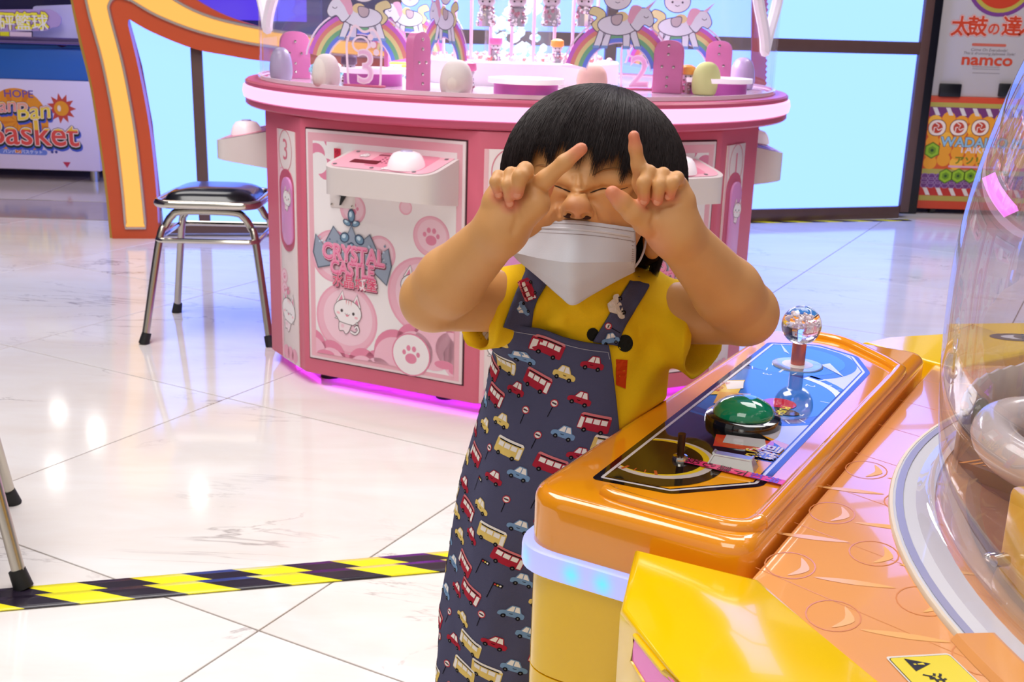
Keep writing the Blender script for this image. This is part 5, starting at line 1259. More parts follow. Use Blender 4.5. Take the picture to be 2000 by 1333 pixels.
# torso frame
ty = radians(15); tr_ = np.array([cos(ty), -sin(ty)]); tf_ = np.array([-sin(ty), -cos(ty)])
TZ = np.array([.0, .15, .30, .40, .50, .60, .66, .72, .75, .770, .785, .80])
TCX = np.array([.05, .05, .052, .058, .066, .078, .084, .088, .088, .088, .088, .087]); TCY = np.array([1.302, 1.302, 1.302, 1.30, 1.296, 1.29, 1.288, 1.286, 1.285, 1.282, 1.278, 1.272])
TA = np.array([.12, .122, .122, .117, .115, .106, .100, .095, .090, .080, .062, .045]); TB = np.array([.095, .095, .092, .09, .088, .084, .080, .074, .067, .058, .048, .042])
def torso(off, z0, z1, sc=1.0):
    def fn(X, Y, Z):
        z = np.clip(Z, TZ[0], TZ[-1]); cx = np.interp(z, TZ, TCX); cy = np.interp(z, TZ, TCY); a = np.interp(z, TZ, TA) * sc + off; b = np.interp(z, TZ, TB) * sc + off
        dx, dy = X - cx, Y - cy; u = (dx * tr_[0] + dy * tr_[1]) / a; v = (dx * tf_[0] + dy * tf_[1]) / b
        d = (np.sqrt(u * u + v * v) - 1) * np.minimum(a, b); return np.maximum(d, np.maximum(Z - z1, z0 - Z))
    return fn, np.array([-.12, 1.12, z0]), np.array([.28, 1.45, z1])
def keepoff(t_max, z_max):
    """half space on the machine side of the console edge, below its top"""
    def fn(X, Y, Z): return np.where(Z < z_max, ((X - CA[0]) * e2[0] + (Y - CA[1]) * e2[1]) - t_max - np.clip((Z - .60) / .07, 0, 1) * .075, -.05) + 0 * (X + Y + Z)
    return fn, np.array([-.3, .9, 0]), np.array([.5, 1.6, z_max + .02])

hx = .0017
zf = np.arange(.60, .955, hx); zl = np.linspace(-.002, .60, 56)[:-1]
B = Field(np.arange(-.165, .335, hx), np.arange(1.02, 1.40, hx), np.concatenate([zl, zf]))
# torso, legs
B.put(torso(-.014, .30, .80, .95), .02)
for sx, fx in ((-.045, -.0), (.05, .0)):
    hip = np.array([.062 + sx, 1.30, .34]); kn = np.array([.055 + sx * 1.1, 1.29, .19]); an = np.array([.052 + sx * 1.1, 1.305, .05])
    B.put(cap(hip, kn, .048, .038), .02); B.put(cap(kn, an, .037, .027), .02); B.put(cap(an + [0, .015, -.02], an + [-.018, -.075, -.027], .024, .022), .015)
# head
B.put(cap(P(1150, 505, 1.25), P(1152, 600, 1.283), .036, .044), .02)
B.put(elp(P(1158, 316, 1.250), (.077, .082, .088), HR), .02); B.put(elp(P(1132, 415, 1.219), (.067, .078, .066), HR), .03)
B.put(elp(P(1126, 486, 1.208), (.044, .040, .046), HR), .03)
for x, y, Y in ((1070, 424, 1.198), (1190, 432, 1.203)): B.put(elp(P(x, y, Y), (.030, .030, .030), HR), .02)
B.put(cap(P(1078, 346, 1.170), P(1112, 356, 1.162), .0085, .0075), .012); B.put(cap(P(1146, 357, 1.162), P(1215, 350, 1.176), .0075, .0095), .012)
B.put(elp(P(1088, 352, 1.168), (.016, .010, .010), HR), .008); B.put(elp(P(1200, 356, 1.168), (.021, .0125, .0115), HR), .008)
B.put(elp(P(1086, 378, 1.166), (.016, .008, .008), HR), .007); B.put(elp(P(1192, 386, 1.168), (.019, .009, .009), HR), .007)
B.put(cap(P(1129, 360, 1.158), P(1127, 402, 1.138), .0085, .0110), .010); B.put(elp(P(1127, 406, 1.134), (.0140, .0105, .0120), HR), .008)
for x, y in ((1101, 411), (1153, 414)): B.put(elp(P(x, y, 1.1470), (.0092, .0085, .0105), HR), .006)
B.put(cap(P(1095, 428, 1.158), P(1165, 434, 1.158), .012, .012), .012)
# ears
for (x, y, Y) in ((1276, 452, 1.252),):
    B.put(elp(P(x, y, Y), (.011, .026, .017), HR), .004); B.put(elp(P(x - 1, y + 36, Y - .006), (.009, .011, .010), HR), .005); B.put(elp(P(x + 6, y - 3, Y - .018), (.006, .014, .009), HR), .004, 's')
B.put(elp(hd(-.073, -.05, -.012), (.011, .027, .017), HR), .004)
def crease(pts, r, k=.0035, deep=0.0, rel=None):
    W = []
    for x, y in pts:
        Y = B.hit(x, y, 1.08, 1.3)
        if Y is None: return
        W.append(P(x, y, Y + deep))
    for a, b in zip(W[:-1], W[1:]): B.put(cap(a, b, r), k, 's')
    return W
crease([(1082, 362), (1092, 365), (1104, 370), (1115, 375)], .0020, .004); crease([(1234, 366), (1215, 371), (1195, 370), (1178, 368), (1162, 373), (1152, 377)], .0020, .004)
crease([(1110, 375), (1128, 378), (1148, 376)], .0014, .004); crease([(1112, 366), (1128, 368), (1146, 367)], .0010, .003); crease([(1122, 345), (1121, 362)], .0012, .004); crease([(1138, 342), (1140, 361)], .0012, .004)
crease([(1098, 392), (1087, 410), (1080, 432)], .0022, .007); crease([(1158, 393), (1172, 412), (1184, 440)], .0022, .007); crease([(1093, 404), (1091, 416), (1096, 424)], .0012, .003); crease([(1160, 407), (1164, 419), (1159, 428)], .0012, .003)
for x, y in ((1110, 417), (1145, 420)):
    Y = B.hit(x, y, 1.08, 1.3); B.put(elp(P(x, y + 3, Y + .001), (.0062, .0036, .010), HR), .0015, 's')
FACE = B.F.copy()
# arms
def arm_(sh, el, wr, rs):
    el2 = el + (wr - el) * .28
    return grp([(cap(sh, el, rs[0], rs[1]), 0), (elp(el, (rs[1] * .98,) * 3), .008), (grp([(cap(el, el2, rs[2], rs[3]), 0), (cap(el2, wr, rs[3], rs[4]), .01)]), .003)])
SL, EL, WL = P(1050, 590, 1.275), P(845, 585, 1.185), P(980, 446, 1.112)
SR, ER, WR = P(1278, 612, 1.28), P(1456, 612, 1.185), P(1318, 452, 1.112)
RA = (.036, .0345, .0345, .0355, .0245)
B.put(arm_(SL, EL, WL, RA), .012); B.put(arm_(SR, ER, WR, RA), .012)
# hands: palm, thumb mound, four fingers and a thumb each
tips = []
def hand(wr, mcps, curl, idx, thumb, thenar, heel):
    w0 = wr
    pal = [(cap(w0, P(*m), .0205, .0092), .012) for m in mcps]; pal.append((cap(w0, thenar[0], .022, thenar[1]), .010)); pal.append((cap(w0, heel[0], .021, heel[1]), .010))
    B.put(grp(pal), .010)
    for (x0, y0, Y0), (x1, y1, Y1), (xm, ym, Ym), (x2, y2, Y2), r in curl:
        a, b, m_, c = P(x0, y0, Y0), P(x1, y1, Y1), P(xm, ym, Ym), P(x2, y2, Y2)
        B.put(grp([(cap(a, b, r * 1.05, r), 0), (cap(b, m_, r, r * .95), .003), (cap(m_, c, r * .95, r * .82), .003)]), .0010); tips.append((c, .010, 1))
    pts, rr_ = idx; pts = [P(*q) for q in pts]
    B.put(grp([(cap(pts[i], pts[i + 1], rr_[i], rr_[i + 1]), .004) for i in range(len(pts) - 1)]), .0045); tips.append((pts[-1], .014, .8))
    pts, rr_ = thumb; pts = [P(*q) for q in pts]
    B.put(grp([(cap(pts[i], pts[i + 1], rr_[i], rr_[i + 1]), .004) for i in range(len(pts) - 1)]), .004); tips.append((pts[-1], .014, .8))
# picture right: the child's left hand
hand(WR, [(1252, 356, 1.108), (1278, 352, 1.110), (1304, 354, 1.110), (1326, 362, 1.108)],
     [((1276, 350, 1.108), (1268, 337, 1.092), (1257, 358, 1.080), (1258, 391, 1.086), .0070), ((1302, 352, 1.108), (1295, 341, 1.092), (1288, 362, 1.080), (1284, 392, 1.086), .0068), ((1328, 360, 1.106), (1322, 348, 1.092), (1313, 358, 1.082), (1308, 382, 1.088), .0066)],
     ([(1256, 362, 1.106), (1247, 322, 1.098), (1241, 290, 1.094), (1238, 266, 1.092)], [.0090, .0070, .0062, .0055]),
     ([(1268, 438, 1.098), (1236, 414, 1.088), (1214, 394, 1.084), (1196, 377, 1.082)], [.0125, .0105, .0088, .0072]), (P(1262, 432, 1.100), .0145), (P(1332, 395, 1.106), .013))
# picture left: the child's right hand
hand(WL, [(1044, 368, 1.106), (1022, 352, 1.110), (1000, 352, 1.110), (978, 360, 1.108)],
     [((1024, 350, 1.108), (1026, 332, 1.090), (1016, 345, 1.078), (1010, 378, 1.082), .0078), ((1000, 350, 1.108), (998, 339, 1.092), (992, 362, 1.082), (996, 396, 1.087), .0064), ((976, 358, 1.106), (974, 345, 1.094), (968, 356, 1.086), (974, 378, 1.090), .0062)],
     ([(1040, 376, 1.104), (1066, 350, 1.094), (1102, 318, 1.088), (1135, 291, 1.086)], [.0108, .0088, .0075, .0063]),
     ([(1038, 408, 1.114), (1052, 388, 1.122), (1062, 372, 1.126), (1071, 358, 1.127)], [.0110, .0090, .0080, .0068]), (P(1046, 398, 1.098), .0150), (P(968, 395, 1.106), .013))
# palm creases, wrist creases, nail plates
def crease2(pts, r, k):
    W = [P(x, y, B.hit(x, y, 1.02, 1.3) or 1.1) for x, y in pts]
    for a, b in zip(W[:-1], W[1:]):
        if np.linalg.norm(a - b) < .03: B.put(cap(a, b, r), k, 's')
crease2([(1278, 412), (1275, 435), (1282, 462)], .0009, .006); crease2([(1006, 398), (1012, 425), (1002, 452)], .0009, .006)
crease2([(1290, 405), (1310, 400), (1330, 396)], .0008, .003); crease2([(1040, 362), (1052, 370), (1066, 376)], .0009, .003)
B.put(keepoff(-.036, .66), 0, 'i')
pos, Q = B.mesh(); pos = relax(pos, Q, 2, .4)
bl = np.zeros(len(pos))
for c, r, w_ in tips: bl = np.maximum(bl, w_ * np.clip(1.35 - np.linalg.norm(pos - c, axis=1) / r, 0, 1))
for x, y, r, w_ in ((1127, 412, .016, .35), (1190, 430, .03, .12), (1070, 425, .03, .12), (1276, 470, .022, .4)):
    Y = B.hit(x, y, 1.1, 1.3)
    if Y: bl = np.maximum(bl, w_ * np.clip(1.3 - np.linalg.norm(pos - P(x, y, Y), axis=1) / r, 0, 1))
SKIN = mat('skin', (214, 158, 98), .5, sss=.10)
nt = SKIN.node_tree; pb = nt.nodes['Principled BSDF']; at = nt.nodes.new('ShaderNodeAttribute'); at.attribute_name = 'blush'
tc = nt.nodes.new('ShaderNodeTexCoord'); nz = nt.nodes.new('ShaderNodeTexNoise'); nz.inputs['Scale'].default_value = 35; nz.inputs['Detail'].default_value = 3; nt.links.new(tc.outputs['Object'], nz.inputs['Vector'])
m1 = nt.nodes.new('ShaderNodeMix'); m1.data_type = 'RGBA'; m1.inputs['A'].default_value = (*lin((210, 152, 92)), 1); m1.inputs['B'].default_value = (*lin((220, 164, 104)), 1); nt.links.new(nz.outputs['Fac'], m1.inputs['Factor'])
m2 = nt.nodes.new('ShaderNodeMix'); m2.data_type = 'RGBA'; m2.inputs['B'].default_value = (*lin((224, 128, 100)), 1); nt.links.new(at.outputs['Fac'], m2.inputs['Factor']); nt.links.new(m1.outputs['Result'], m2.inputs['A']); nt.links.new(m2.outputs['Result'], pb.inputs['Base Color'])
n2 = nt.nodes.new('ShaderNodeTexNoise'); n2.inputs['Scale'].default_value = 420; nt.links.new(tc.outputs['Object'], n2.inputs['Vector']); bp = nt.nodes.new('ShaderNodeBump'); bp.inputs['Strength'].default_value = .12; bp.inputs['Distance'].default_value = .0006; nt.links.new(n2.outputs['Fac'], bp.inputs['Height']); nt.links.new(bp.outputs['Normal'], pb.inputs['Normal'])
body = mesh_np('body', pos, Q, SKIN, tC, {'blush': bl})
# lashes, brows, nails
LASH = mat('dark_lash', (40, 24, 18), .6); BROW = mat('brow_brown', (170, 120, 72), .9)
def skin_line(name, pts, r, m, off=0.0008):
    W = []; keep = B.F; B.F = FACE
    for x, y in pts:
        Y = B.hit(x, y, 1.05, 1.3)
        if Y: W.append(P(x, y, Y - off))
    B.F = keep
    if len(W) > 2:
        W = spline(W, 4); n = len(W); MB().tube(W, [r * (.35 + .65 * sin(pi * (i + .5) / n)) for i in range(n)], 6).build(name, m, tC)
skin_line('eyelashes', [(1083, 363), (1092, 366), (1104, 371), (1114, 375)], .0009, LASH); skin_line('eyelashes', [(1226, 366), (1212, 370), (1196, 370), (1179, 368.5), (1163, 373), (1153, 377)], .0009, LASH)
skin_line('eyebrow', [(1160, 342), (1178, 333), (1200, 330), (1220, 334), (1236, 343)], .0013, BROW); skin_line('eyebrow', [(1046, 325), (1056, 323), (1066, 325), (1074, 330)], .0012, BROW)
NAIL = mat('nail_pink', (226, 150, 116), .35)
for x, y in ((1257, 394), (1283, 395), (1305, 384), (1010, 381), (996, 398), (974, 380)):
    Y = B.hit(x, y, 1.02, 1.2)
    if Y: MB().ball(P(x, y, Y + .0008), (.0036, .0012, .0036), 12).build('fingernail', NAIL, tC)

_k = B.F; B.F = FACE
for x, y in ((1109, 421), (1145, 424)):
    Y = B.hit(x, y, 1.05, 1.3)
    if Y: MB().ball(P(x, y, Y + .0004), (.0052, .0016, .0030), 14, R=np.array(Matrix.Rotation(radians(8), 3, 'Y'))).build('nostril', mat('nostril_shade', (64, 28, 16), .8), tC)  # dark disc paints the shade inside the carved nostril
B.F = _k
# ------------------------------------------------------------------ hair: cap plus strands
HAIR = mat('black_hair', (30, 22, 26), .42, spec=.3)
nt = HAIR.node_tree; pb = nt.nodes['Principled BSDF']; oi = nt.nodes.new('ShaderNodeTexCoord'); nz = nt.nodes.new('ShaderNodeTexNoise'); nz.inputs['Scale'].default_value = 260; nt.links.new(oi.outputs['Object'], nz.inputs['Vector'])
mx = nt.nodes.new('ShaderNodeMix'); mx.data_type = 'RGBA'; mx.inputs['A'].default_value = (*lin((20, 14, 18)), 1); mx.inputs['B'].default_value = (*lin((52, 38, 36)), 1); nt.links.new(nz.outputs['Fac'], mx.inputs['Factor']); nt.links.new(mx.outputs['Result'], pb.inputs['Base Color'])
HC = np.array([.001, .010, -.008]); HRAD = np.array([.1035, .1015, .098])
whorl = np.array([.05, 1, -.30]); whorl /= np.linalg.norm(whorl); fw = np.array([0, 0, 1.]) - whorl * whorl[2]; fw /= np.linalg.norm(fw); sd_ = np.cross(whorl, fw) * 1
if sd_[0] < 0: sd_ = -sd_
def b_end(ps):
    a = abs(((ps + pi) % (2 * pi)) - pi); d = math.degrees(a)
    return float(np.interp(d, [0, 30, 48, 62, 84, 100, 112, 130, 180], [.037, .029, .011, -.006, -.020, -.035, -.085, -.098, -.105]))
def strand(ps, scale, be, n=14, wob=0.0, ph=0.0):
    out = []; R_ = HRAD * scale; t0_ = .02; prev = None; hang = None
    ts = np.linspace(0, 1, n)
    for u in ts:
        t = t0_ + u * 2.6; dps = ps + wob * sin(u * 5 + ph)
        d = cos(t) * whorl + sin(t) * (cos(dps) * fw + sin(dps) * sd_); p = HC + R_ * d
        if hang is None and d[1] < -.02: hang = out[-1].copy() if out else p.copy(); hb = hang[1]; hu = u
        if hang is not None:
            dn = hang - HC; s_ = 1 - .13 * min(1, (u - hu) * 1.6); p = np.array([HC[0] + dn[0] * s_, hb - (u - hu) * .26, HC[2] + dn[2] * s_])
        out.append(p)
    out = np.array(out); k = np.nonzero(out[:, 1] < be)[0]; k = [i for i in k if i > n * .25]
    if len(k) and k[0] > 0:
        i = k[0]; t = (out[i - 1, 1] - be) / max(1e-6, out[i - 1, 1] - out[i, 1]); out = np.concatenate([out[:i], [out[i - 1] + t * (out[i] - out[i - 1])]])
    return out
NP, NT = 96, 22; v = []; f = []
for i in range(NP):
    ps = 2 * pi * i / NP; s_ = strand(ps, .955, b_end(ps) + .014, 40); q = np.linspace(0, len(s_) - 1, NT); s_ = np.stack([np.interp(q, range(len(s_)), s_[:, k]) for k in range(3)], 1); v += [hd(*p) for p in s_]
for i in range(NP):
    j = (i + 1) % NP
    for k in range(NT - 1): f.append((i * NT + k, i * NT + k + 1, j * NT + k + 1, j * NT + k))
hair = obj('hair', v, f, HAIR, tC, ang=180); md = hair.modifiers.new('t', 'SOLIDIFY'); md.thickness = .004; md.offset = -1
mb = MB(); rr = random.Random(21); hv = []; hf = []
for k in range(13000):
    ps = rr.uniform(-pi, pi); d = abs(math.degrees(ps)); sc = .952 + .05 * rr.random() ** .7; lock = .006 * sin(ps * 23 + 1) + .004 * sin(ps * 41)
    be = b_end(ps) + rr.uniform(-.007, .008) + lock * (1.3 if d < 70 else .8)
    if d < 12: be -= .004
    s_ = strand(ps + rr.uniform(-.02, .02), sc, be, 26, rr.uniform(-.03, .03), rr.random() * 6)
    st = rr.randrange(0, 6); s_ = s_[st:]
    if len(s_) < 5: continue
    q = np.linspace(0, len(s_) - 1, 9); s_ = np.stack([np.interp(q, range(len(s_)), s_[:, c]) for c in range(3)], 1)
    W = [hd(*p) for p in s_]; n = len(W); mb.tube(W, [.00033 * (1.15 - .95 * (i / (n - 1)) ** 2) for i in range(n)], 3, caps=False)
o = mb.build('hair_strand', HAIR, hair, ang=180); o['kind'] = 'stuff'

# ------------------------------------------------------------------ T-shirt
YELC = grain(mat('yellow_cotton', (238, 192, 18), .85, spec=.2), 14, .05, .25, 900)
h2 = .0024
T_ = Field(np.arange(-.09, .30, h2), np.arange(1.13, 1.42, h2), np.arange(.42, .82, h2))
T_.put(torso(.002, .44, .775), .01)
T_.put(cap(P(1140, 548, 1.238), P(1148, 596, 1.270), .050, .060), .03)
def cut(fn, p, n):
    f0, lo, hi = fn; p = np.array(p); n = np.array(n) / np.linalg.norm(n)
    return (lambda X, Y, Z: np.maximum(f0(X, Y, Z), (X - p[0]) * n[0] + (Y - p[1]) * n[1] + (Z - p[2]) * n[2])), lo, hi
s0, s1 = P(1062, 590, 1.28), P(912, 616, 1.220); c1 = P(926, 612, 1.230)
T_.put(cut(cap(s0, s1, .043, .046), c1, s1 - s0), .022); SLa = (s0, s1)
r0, r1 = P(1262, 600, 1.288), P(1405, 668, 1.222); c2 = P(1380, 658, 1.236)
T_.put(cut(cap(r0, r1, .043, .054), c2, r1 - r0 + np.array([.01, 0, .02])), .022)
# hollow cuffs, neck hole, machine edge
dl = (s1 - s0) / np.linalg.norm(s1 - s0); dr2 = (r1 - r0) / np.linalg.norm(r1 - r0)
T_.put(cap(c1 - dl * .022, c1 + dl * .03, .034, .0415), .002, 's'); T_.put(cap(c2 - dr2 * .026, c2 + dr2 * .04, .038, .0495), .002, 's')
T_.put(cap(P(1144, 480, 1.246), P(1148, 532, 1.262), .042, .036), .003, 's')
q = T_.sl((-.1, 1, .4), (.3, 1.5, .9)); X, Y_, Z = T_.xyz(q)
fold = .0030 * np.sin(95 * (Z - .74) + 40 * (X - .085) ** 2 / .02) * np.exp(-((Z - .735) / .03) ** 2) * (np.abs(X - .085) < .06) + .0022 * np.sin(60 * (X - .088) + 95 * (Z - .7)) * np.clip((Z - .62) / .08, 0, 1) * (np.abs(X - .09) > .03) + .0015 * np.sin(110 * X - 70 * Z + 30 * Y_) + .0026 * np.exp(-((Z - .735 - 1.2 * np.abs(X - .085)) / .012) ** 2) * (Y_ < 1.27)
T_.F[q] -= fold.astype(np.float32)
T_.put(keepoff(-.027, .67), 0, 'i')
pos, Q = T_.mesh(); pos = relax(pos, Q, 5, .5); mesh_np('t_shirt', pos, Q, YELC, tC)
tsh = [o for o in tC.children if o.name.startswith('t_shirt')][0]
def on_shirt(x, y, off):
    Y = T_.hit(x, y, 1.08, 1.42); return P(x, y, (Y or 1.25) - off)
def shirt_patch(name, poly, col, off=.0012):
    pr = Print(lambda u, v, w: on_shirt(u, v, off), cell=5, rough=.8, spec=.1); pr.poly(poly, col, 1); pr.build(name, tsh)
shirt_patch('printed_dot', ell(1221, 671, 15.5, 17, 20), (34, 34, 30)); shirt_patch('printed_dot', ell(1158, 654, 12, 13, 16), (34, 34, 30)); shirt_patch('printed_patch', [(1203, 702), (1226, 704), (1222, 760), (1203, 752)], (206, 66, 20))

# ------------------------------------------------------------------ apron
NAVY = grain(mat('navy_cotton', (80, 80, 106), .9, spec=.15), 18, .07, .3, 1200)
def zt(ph):
    d = math.degrees(ph); return float(np.interp(d, [-110, -84, -74, -64, -54, -40, -22, -5, 24, 30, 40, 60, 110], [.665, .690, .725, .758, .754, .738, .722, .713, .706, .66, .60, .56, .54]))
def Sa(ph, z, off=0.0):
    a = np.interp(z, TZ, TA); b = np.interp(z, TZ, TB); cx = np.interp(z, TZ, TCX); cy = np.interp(z, TZ, TCY)
    low = np.clip((.60 - z) / .3, 0, 1)
    o_ = .0075 + .004 * low + low * (.006 * sin(ph * 7 + 9 * z + 1) + .003 * sin(ph * 13 - 16 * z)) + .0015 * sin(5 * ph + 30 * z) + .009 * low * math.exp(-((ph + .55 + (.5 - z) * .8) / .12) ** 2)
    k = (a + o_) * sin(ph) * tr_ + (b + o_) * cos(ph) * tf_; p = np.array([cx + k[0], cy + k[1]])
    ex = (p - CA) @ e2 + .0255 + off * 0
    if ex > 0 and z < .66: p = p - e2 * ex * float(np.clip((.66 - z) / .025, 0, 1))
    return np.array([p[0], p[1], z])
_PH = np.radians(np.arange(-116, 117, 2.0)); _ZZ = np.arange(.09, .76, .006); _TB = np.zeros((len(_PH), len(_ZZ), 3))
for _i, _p in enumerate(_PH):
    _wt = float(np.interp(math.degrees(_p), [-92, -74, 50, 80], [0, 1, 1, 0]))
    for _j, _z in enumerate(_ZZ):
        q = Sa(_p, _z)
        if _z > .56 and _wt > 0:
            cx_, cy_ = np.interp(_z, TZ, TCX), np.interp(_z, TZ, TCY); d = q[:2] - np.array([cx_, cy_]); d = d / np.linalg.norm(d); e = 0
            while e < .04 and T_.at(q + np.array([*(d * e), 0])) < .0042: e += .001
            q = q + np.array([*(d * e * _wt), 0])
        _TB[_i, _j] = q
for _k in range(9):
    _S = _TB.copy(); _S[1:-1, 1:-1] = (_TB[1:-1, 1:-1] * 2 + _TB[:-2, 1:-1] + _TB[2:, 1:-1] + _TB[1:-1, :-2] + _TB[1:-1, 2:]) / 6; _TB = _S
def Sa(ph, z, off=0.0):
    a = min(max((ph - _PH[0]) / (_PH[1] - _PH[0]), 0), len(_PH) - 1.001); b = min(max((z - .09) / .006, 0), len(_ZZ) - 1.001); i, j = int(a), int(b); a -= i; b -= j
    return (_TB[i, j] * (1 - a) + _TB[i + 1, j] * a) * (1 - b) + (_TB[i, j + 1] * (1 - a) + _TB[i + 1, j + 1] * a) * b
def San(ph, z, off):
    p = Sa(ph, z); du = Sa(ph + .01, z) - Sa(ph - .01, z); dv = Sa(ph, z + .002) - Sa(ph, z - .002); n = np.cross(du, dv); n /= np.linalg.norm(n) + 1e-12
    if n[:2] @ (p[:2] - np.array([.07, 1.29])) < 0: n = -n
    return p + n * off
NU, NV = 110, 90; v = []; f = []
for i in range(NU + 1):
    ph = radians(-108 + 216 * i / NU); z1_ = zt(ph)
    for j in range(NV + 1): v.append(Sa(ph, .10 + (z1_ - .10) * j / NV))
for i in range(NU):
    for j in range(NV): f.append((i * (NV + 1) + j, (i + 1) * (NV + 1) + j, (i + 1) * (NV + 1) + j + 1, i * (NV + 1) + j + 1))
apron = obj('apron', v, f, NAVY, tC, ang=180); md = apron.modifiers.new('t', 'SOLIDIFY'); md.thickness = .0016; md.offset = 0
RU = .108
CREAM_, RED_, BLUE_, YEL_, BK_, WH_ = (232, 224, 210), (170, 40, 58), (118, 150, 186), (226, 196, 110), (22, 20, 26), (236, 230, 222)
def car(pr, T, col, fl_=1):
    A = lambda pts: [T(p[0] * fl_, p[1]) for p in pts]
    pr.poly(A(round_poly([(-.5, -.18), (.5, -.18), (.5, .02), (.42, .08), (-.36, .08), (-.5, .0)], .08, 3)), col, 1)
    pr.poly(A(round_poly([(-.28, .06), (.36, .06), (.22, .36), (-.1, .36)], .05, 3)), col, 1.5)
    pr.poly(A([(-.22, .08), (.03, .08), (.03, .32), (-.08, .32)]), WH_, 2.2); pr.poly(A([(.07, .08), (.3, .08), (.2, .32), (.07, .32)]), WH_, 2.2)
    for x in (-.27, .28): pr.poly(A(ell(x, -.18, .095, n=10)), BK_, 2.8); pr.poly(A(ell(x, -.18, .04, n=6)), (120, 118, 116), 3.4)
    pr.line(A([(-.1, -.03), (-.03, -.05), (.04, -.03)]), .0006, BK_, 2.8)
def bus(pr, T, col, fl_=1):
    A = lambda pts: [T(p[0] * fl_, p[1]) for p in pts]
    pr.poly(A(round_poly([(-.5, -.26), (.5, -.26), (.5, .26), (-.5, .26)], .07, 3)), col, 1)
    pr.poly(A(round_poly([(-.5, .2), (.5, .2), (.46, .29), (-.44, .29)], .03, 3)), WH_ if col == YEL_ else (214, 120, 124), 1.5); pr.poly(A([(-.4, .17), (.4, .17), (.4, .21), (-.4, .21)]), BK_, 2.2)
    for k in range(3): pr.poly(A([(-.3 + .24 * k, -.02), (-.1 + .24 * k, -.02), (-.1 + .24 * k, .14), (-.3 + .24 * k, .14)]), WH_, 2.2)
    pr.poly(A([(-.48, -.22), (-.35, -.22), (-.35, .12), (-.47, .14)]), WH_, 2.2)
    for x in (-.26, .26): pr.poly(A(ell(x, -.26, .075, n=10)), BK_, 2.8); pr.poly(A(ell(x, -.26, .03, n=6)), (120, 118, 116), 3.4)
def signpost(pr, T):
    pr.poly([T(-.02, -.5), T(.02, -.5), T(.02, .1), T(-.02, .1)], BK_, 1); pr.poly([T(*p) for p in ell(0, .25, .2, n=12)], (190, 60, 70), 1.6); pr.poly([T(*p) for p in ell(0, .25, .15, n=12)], WH_, 2.2); pr.poly([T(-.12, .21), T(.12, .21), T(.12, .29), T(-.12, .29)], (80, 60, 70), 2.8)
def signal(pr, T):
    pr.poly([T(-.02, -.6), T(.02, -.6), T(.02, .2), T(-.02, .2)], BK_, 1); pr.poly([T(-.02, .15), T(.42, .15), T(.42, .32), T(-.02, .32)], BK_, 1.5)
    for k, c in enumerate(((200, 60, 60), (226, 196, 90), (236, 230, 222))): pr.poly([T(*p) for p in ell(.08 + .12 * k, .235, .05, n=8)], c, 2.2)
def vehicle_print(fm, u_rng, v_rng, parent, seed=0, ok=None, rot=-13):
    pr = Print(fm, step=.00022, cell=.007, rough=.9, spec=.1); rr = random.Random(seed); last = None; placed = []
    seq = [('bus', RED_), ('car', BLUE_), ('sign', 0), ('car', YEL_), ('bus', RED_), ('car', RED_), ('light', 0), ('bus', YEL_), ('car', BLUE_), ('car', RED_), ('sign', 0), ('car', YEL_)]
    c_, s_ = cos(radians(rot)), sin(radians(rot)); n = 0
    for r_ in range(-24, 24):
        for k in range(-12, 12):
            u0_ = (k + .5 * (r_ % 2)) * .052; v0_ = r_ * .0215; u = u0_ * c_ - v0_ * s_ + rr.uniform(-.002, .002); v_ = u0_ * s_ + v0_ * c_ + .45 + rr.uniform(-.002, .002)
            if not (u_rng[0] < u < u_rng[1] and v_rng[0] < v_ < v_rng[1]) or (ok and not ok(u, v_)): continue
            if any(abs(u - a_) < .024 and abs(v_ - b_) < .0145 for a_, b_ in placed): continue
            placed.append((u, v_)); kind, col = rr.choice([q for q in seq if q != last]); last = (kind, col); S_ = {'bus': .0365, 'car': .0272, 'sign': .024, 'light': .024}[kind]
            a = radians(rot + rr.uniform(-5, 5)); ca2, sa2 = cos(a), sin(a)
            T = lambda x, y, u=u, v_=v_, S_=S_, ca2=ca2, sa2=sa2: (u + S_ * (x * ca2 - y * sa2), v_ + S_ * (x * sa2 + y * ca2))
            fl_ = rr.choice((-1, 1))
            if kind == 'bus': bus(pr, T, col, fl_)
            elif kind == 'car': car(pr, T, col, fl_)
            elif kind == 'sign': signpost(pr, T)
            else: signal(pr, T)
            n += 1
    o = pr.build('vehicle_print', parent); o['kind'] = 'stuff'; return o
vehicle_print(lambda u, v, w: San(u / RU, v, .0011 + w), (-.20, .16), (.12, .74), apron, 5, lambda u, v: v < zt(u / RU) - .014 and v < zt((u + .012) / RU) - .012 and v < zt((u - .012) / RU) - .012)
# stitched hem along the bib
for ph0, ph1, nm in ((-61, 25, 'stitching'),):
    MB().tube([San(radians(d), zt(radians(d)) - .008, .0014) for d in np.linspace(ph0, ph1, 60)], .0003, 4).build(nm, mat('thread', (190, 190, 200), .8), apron)
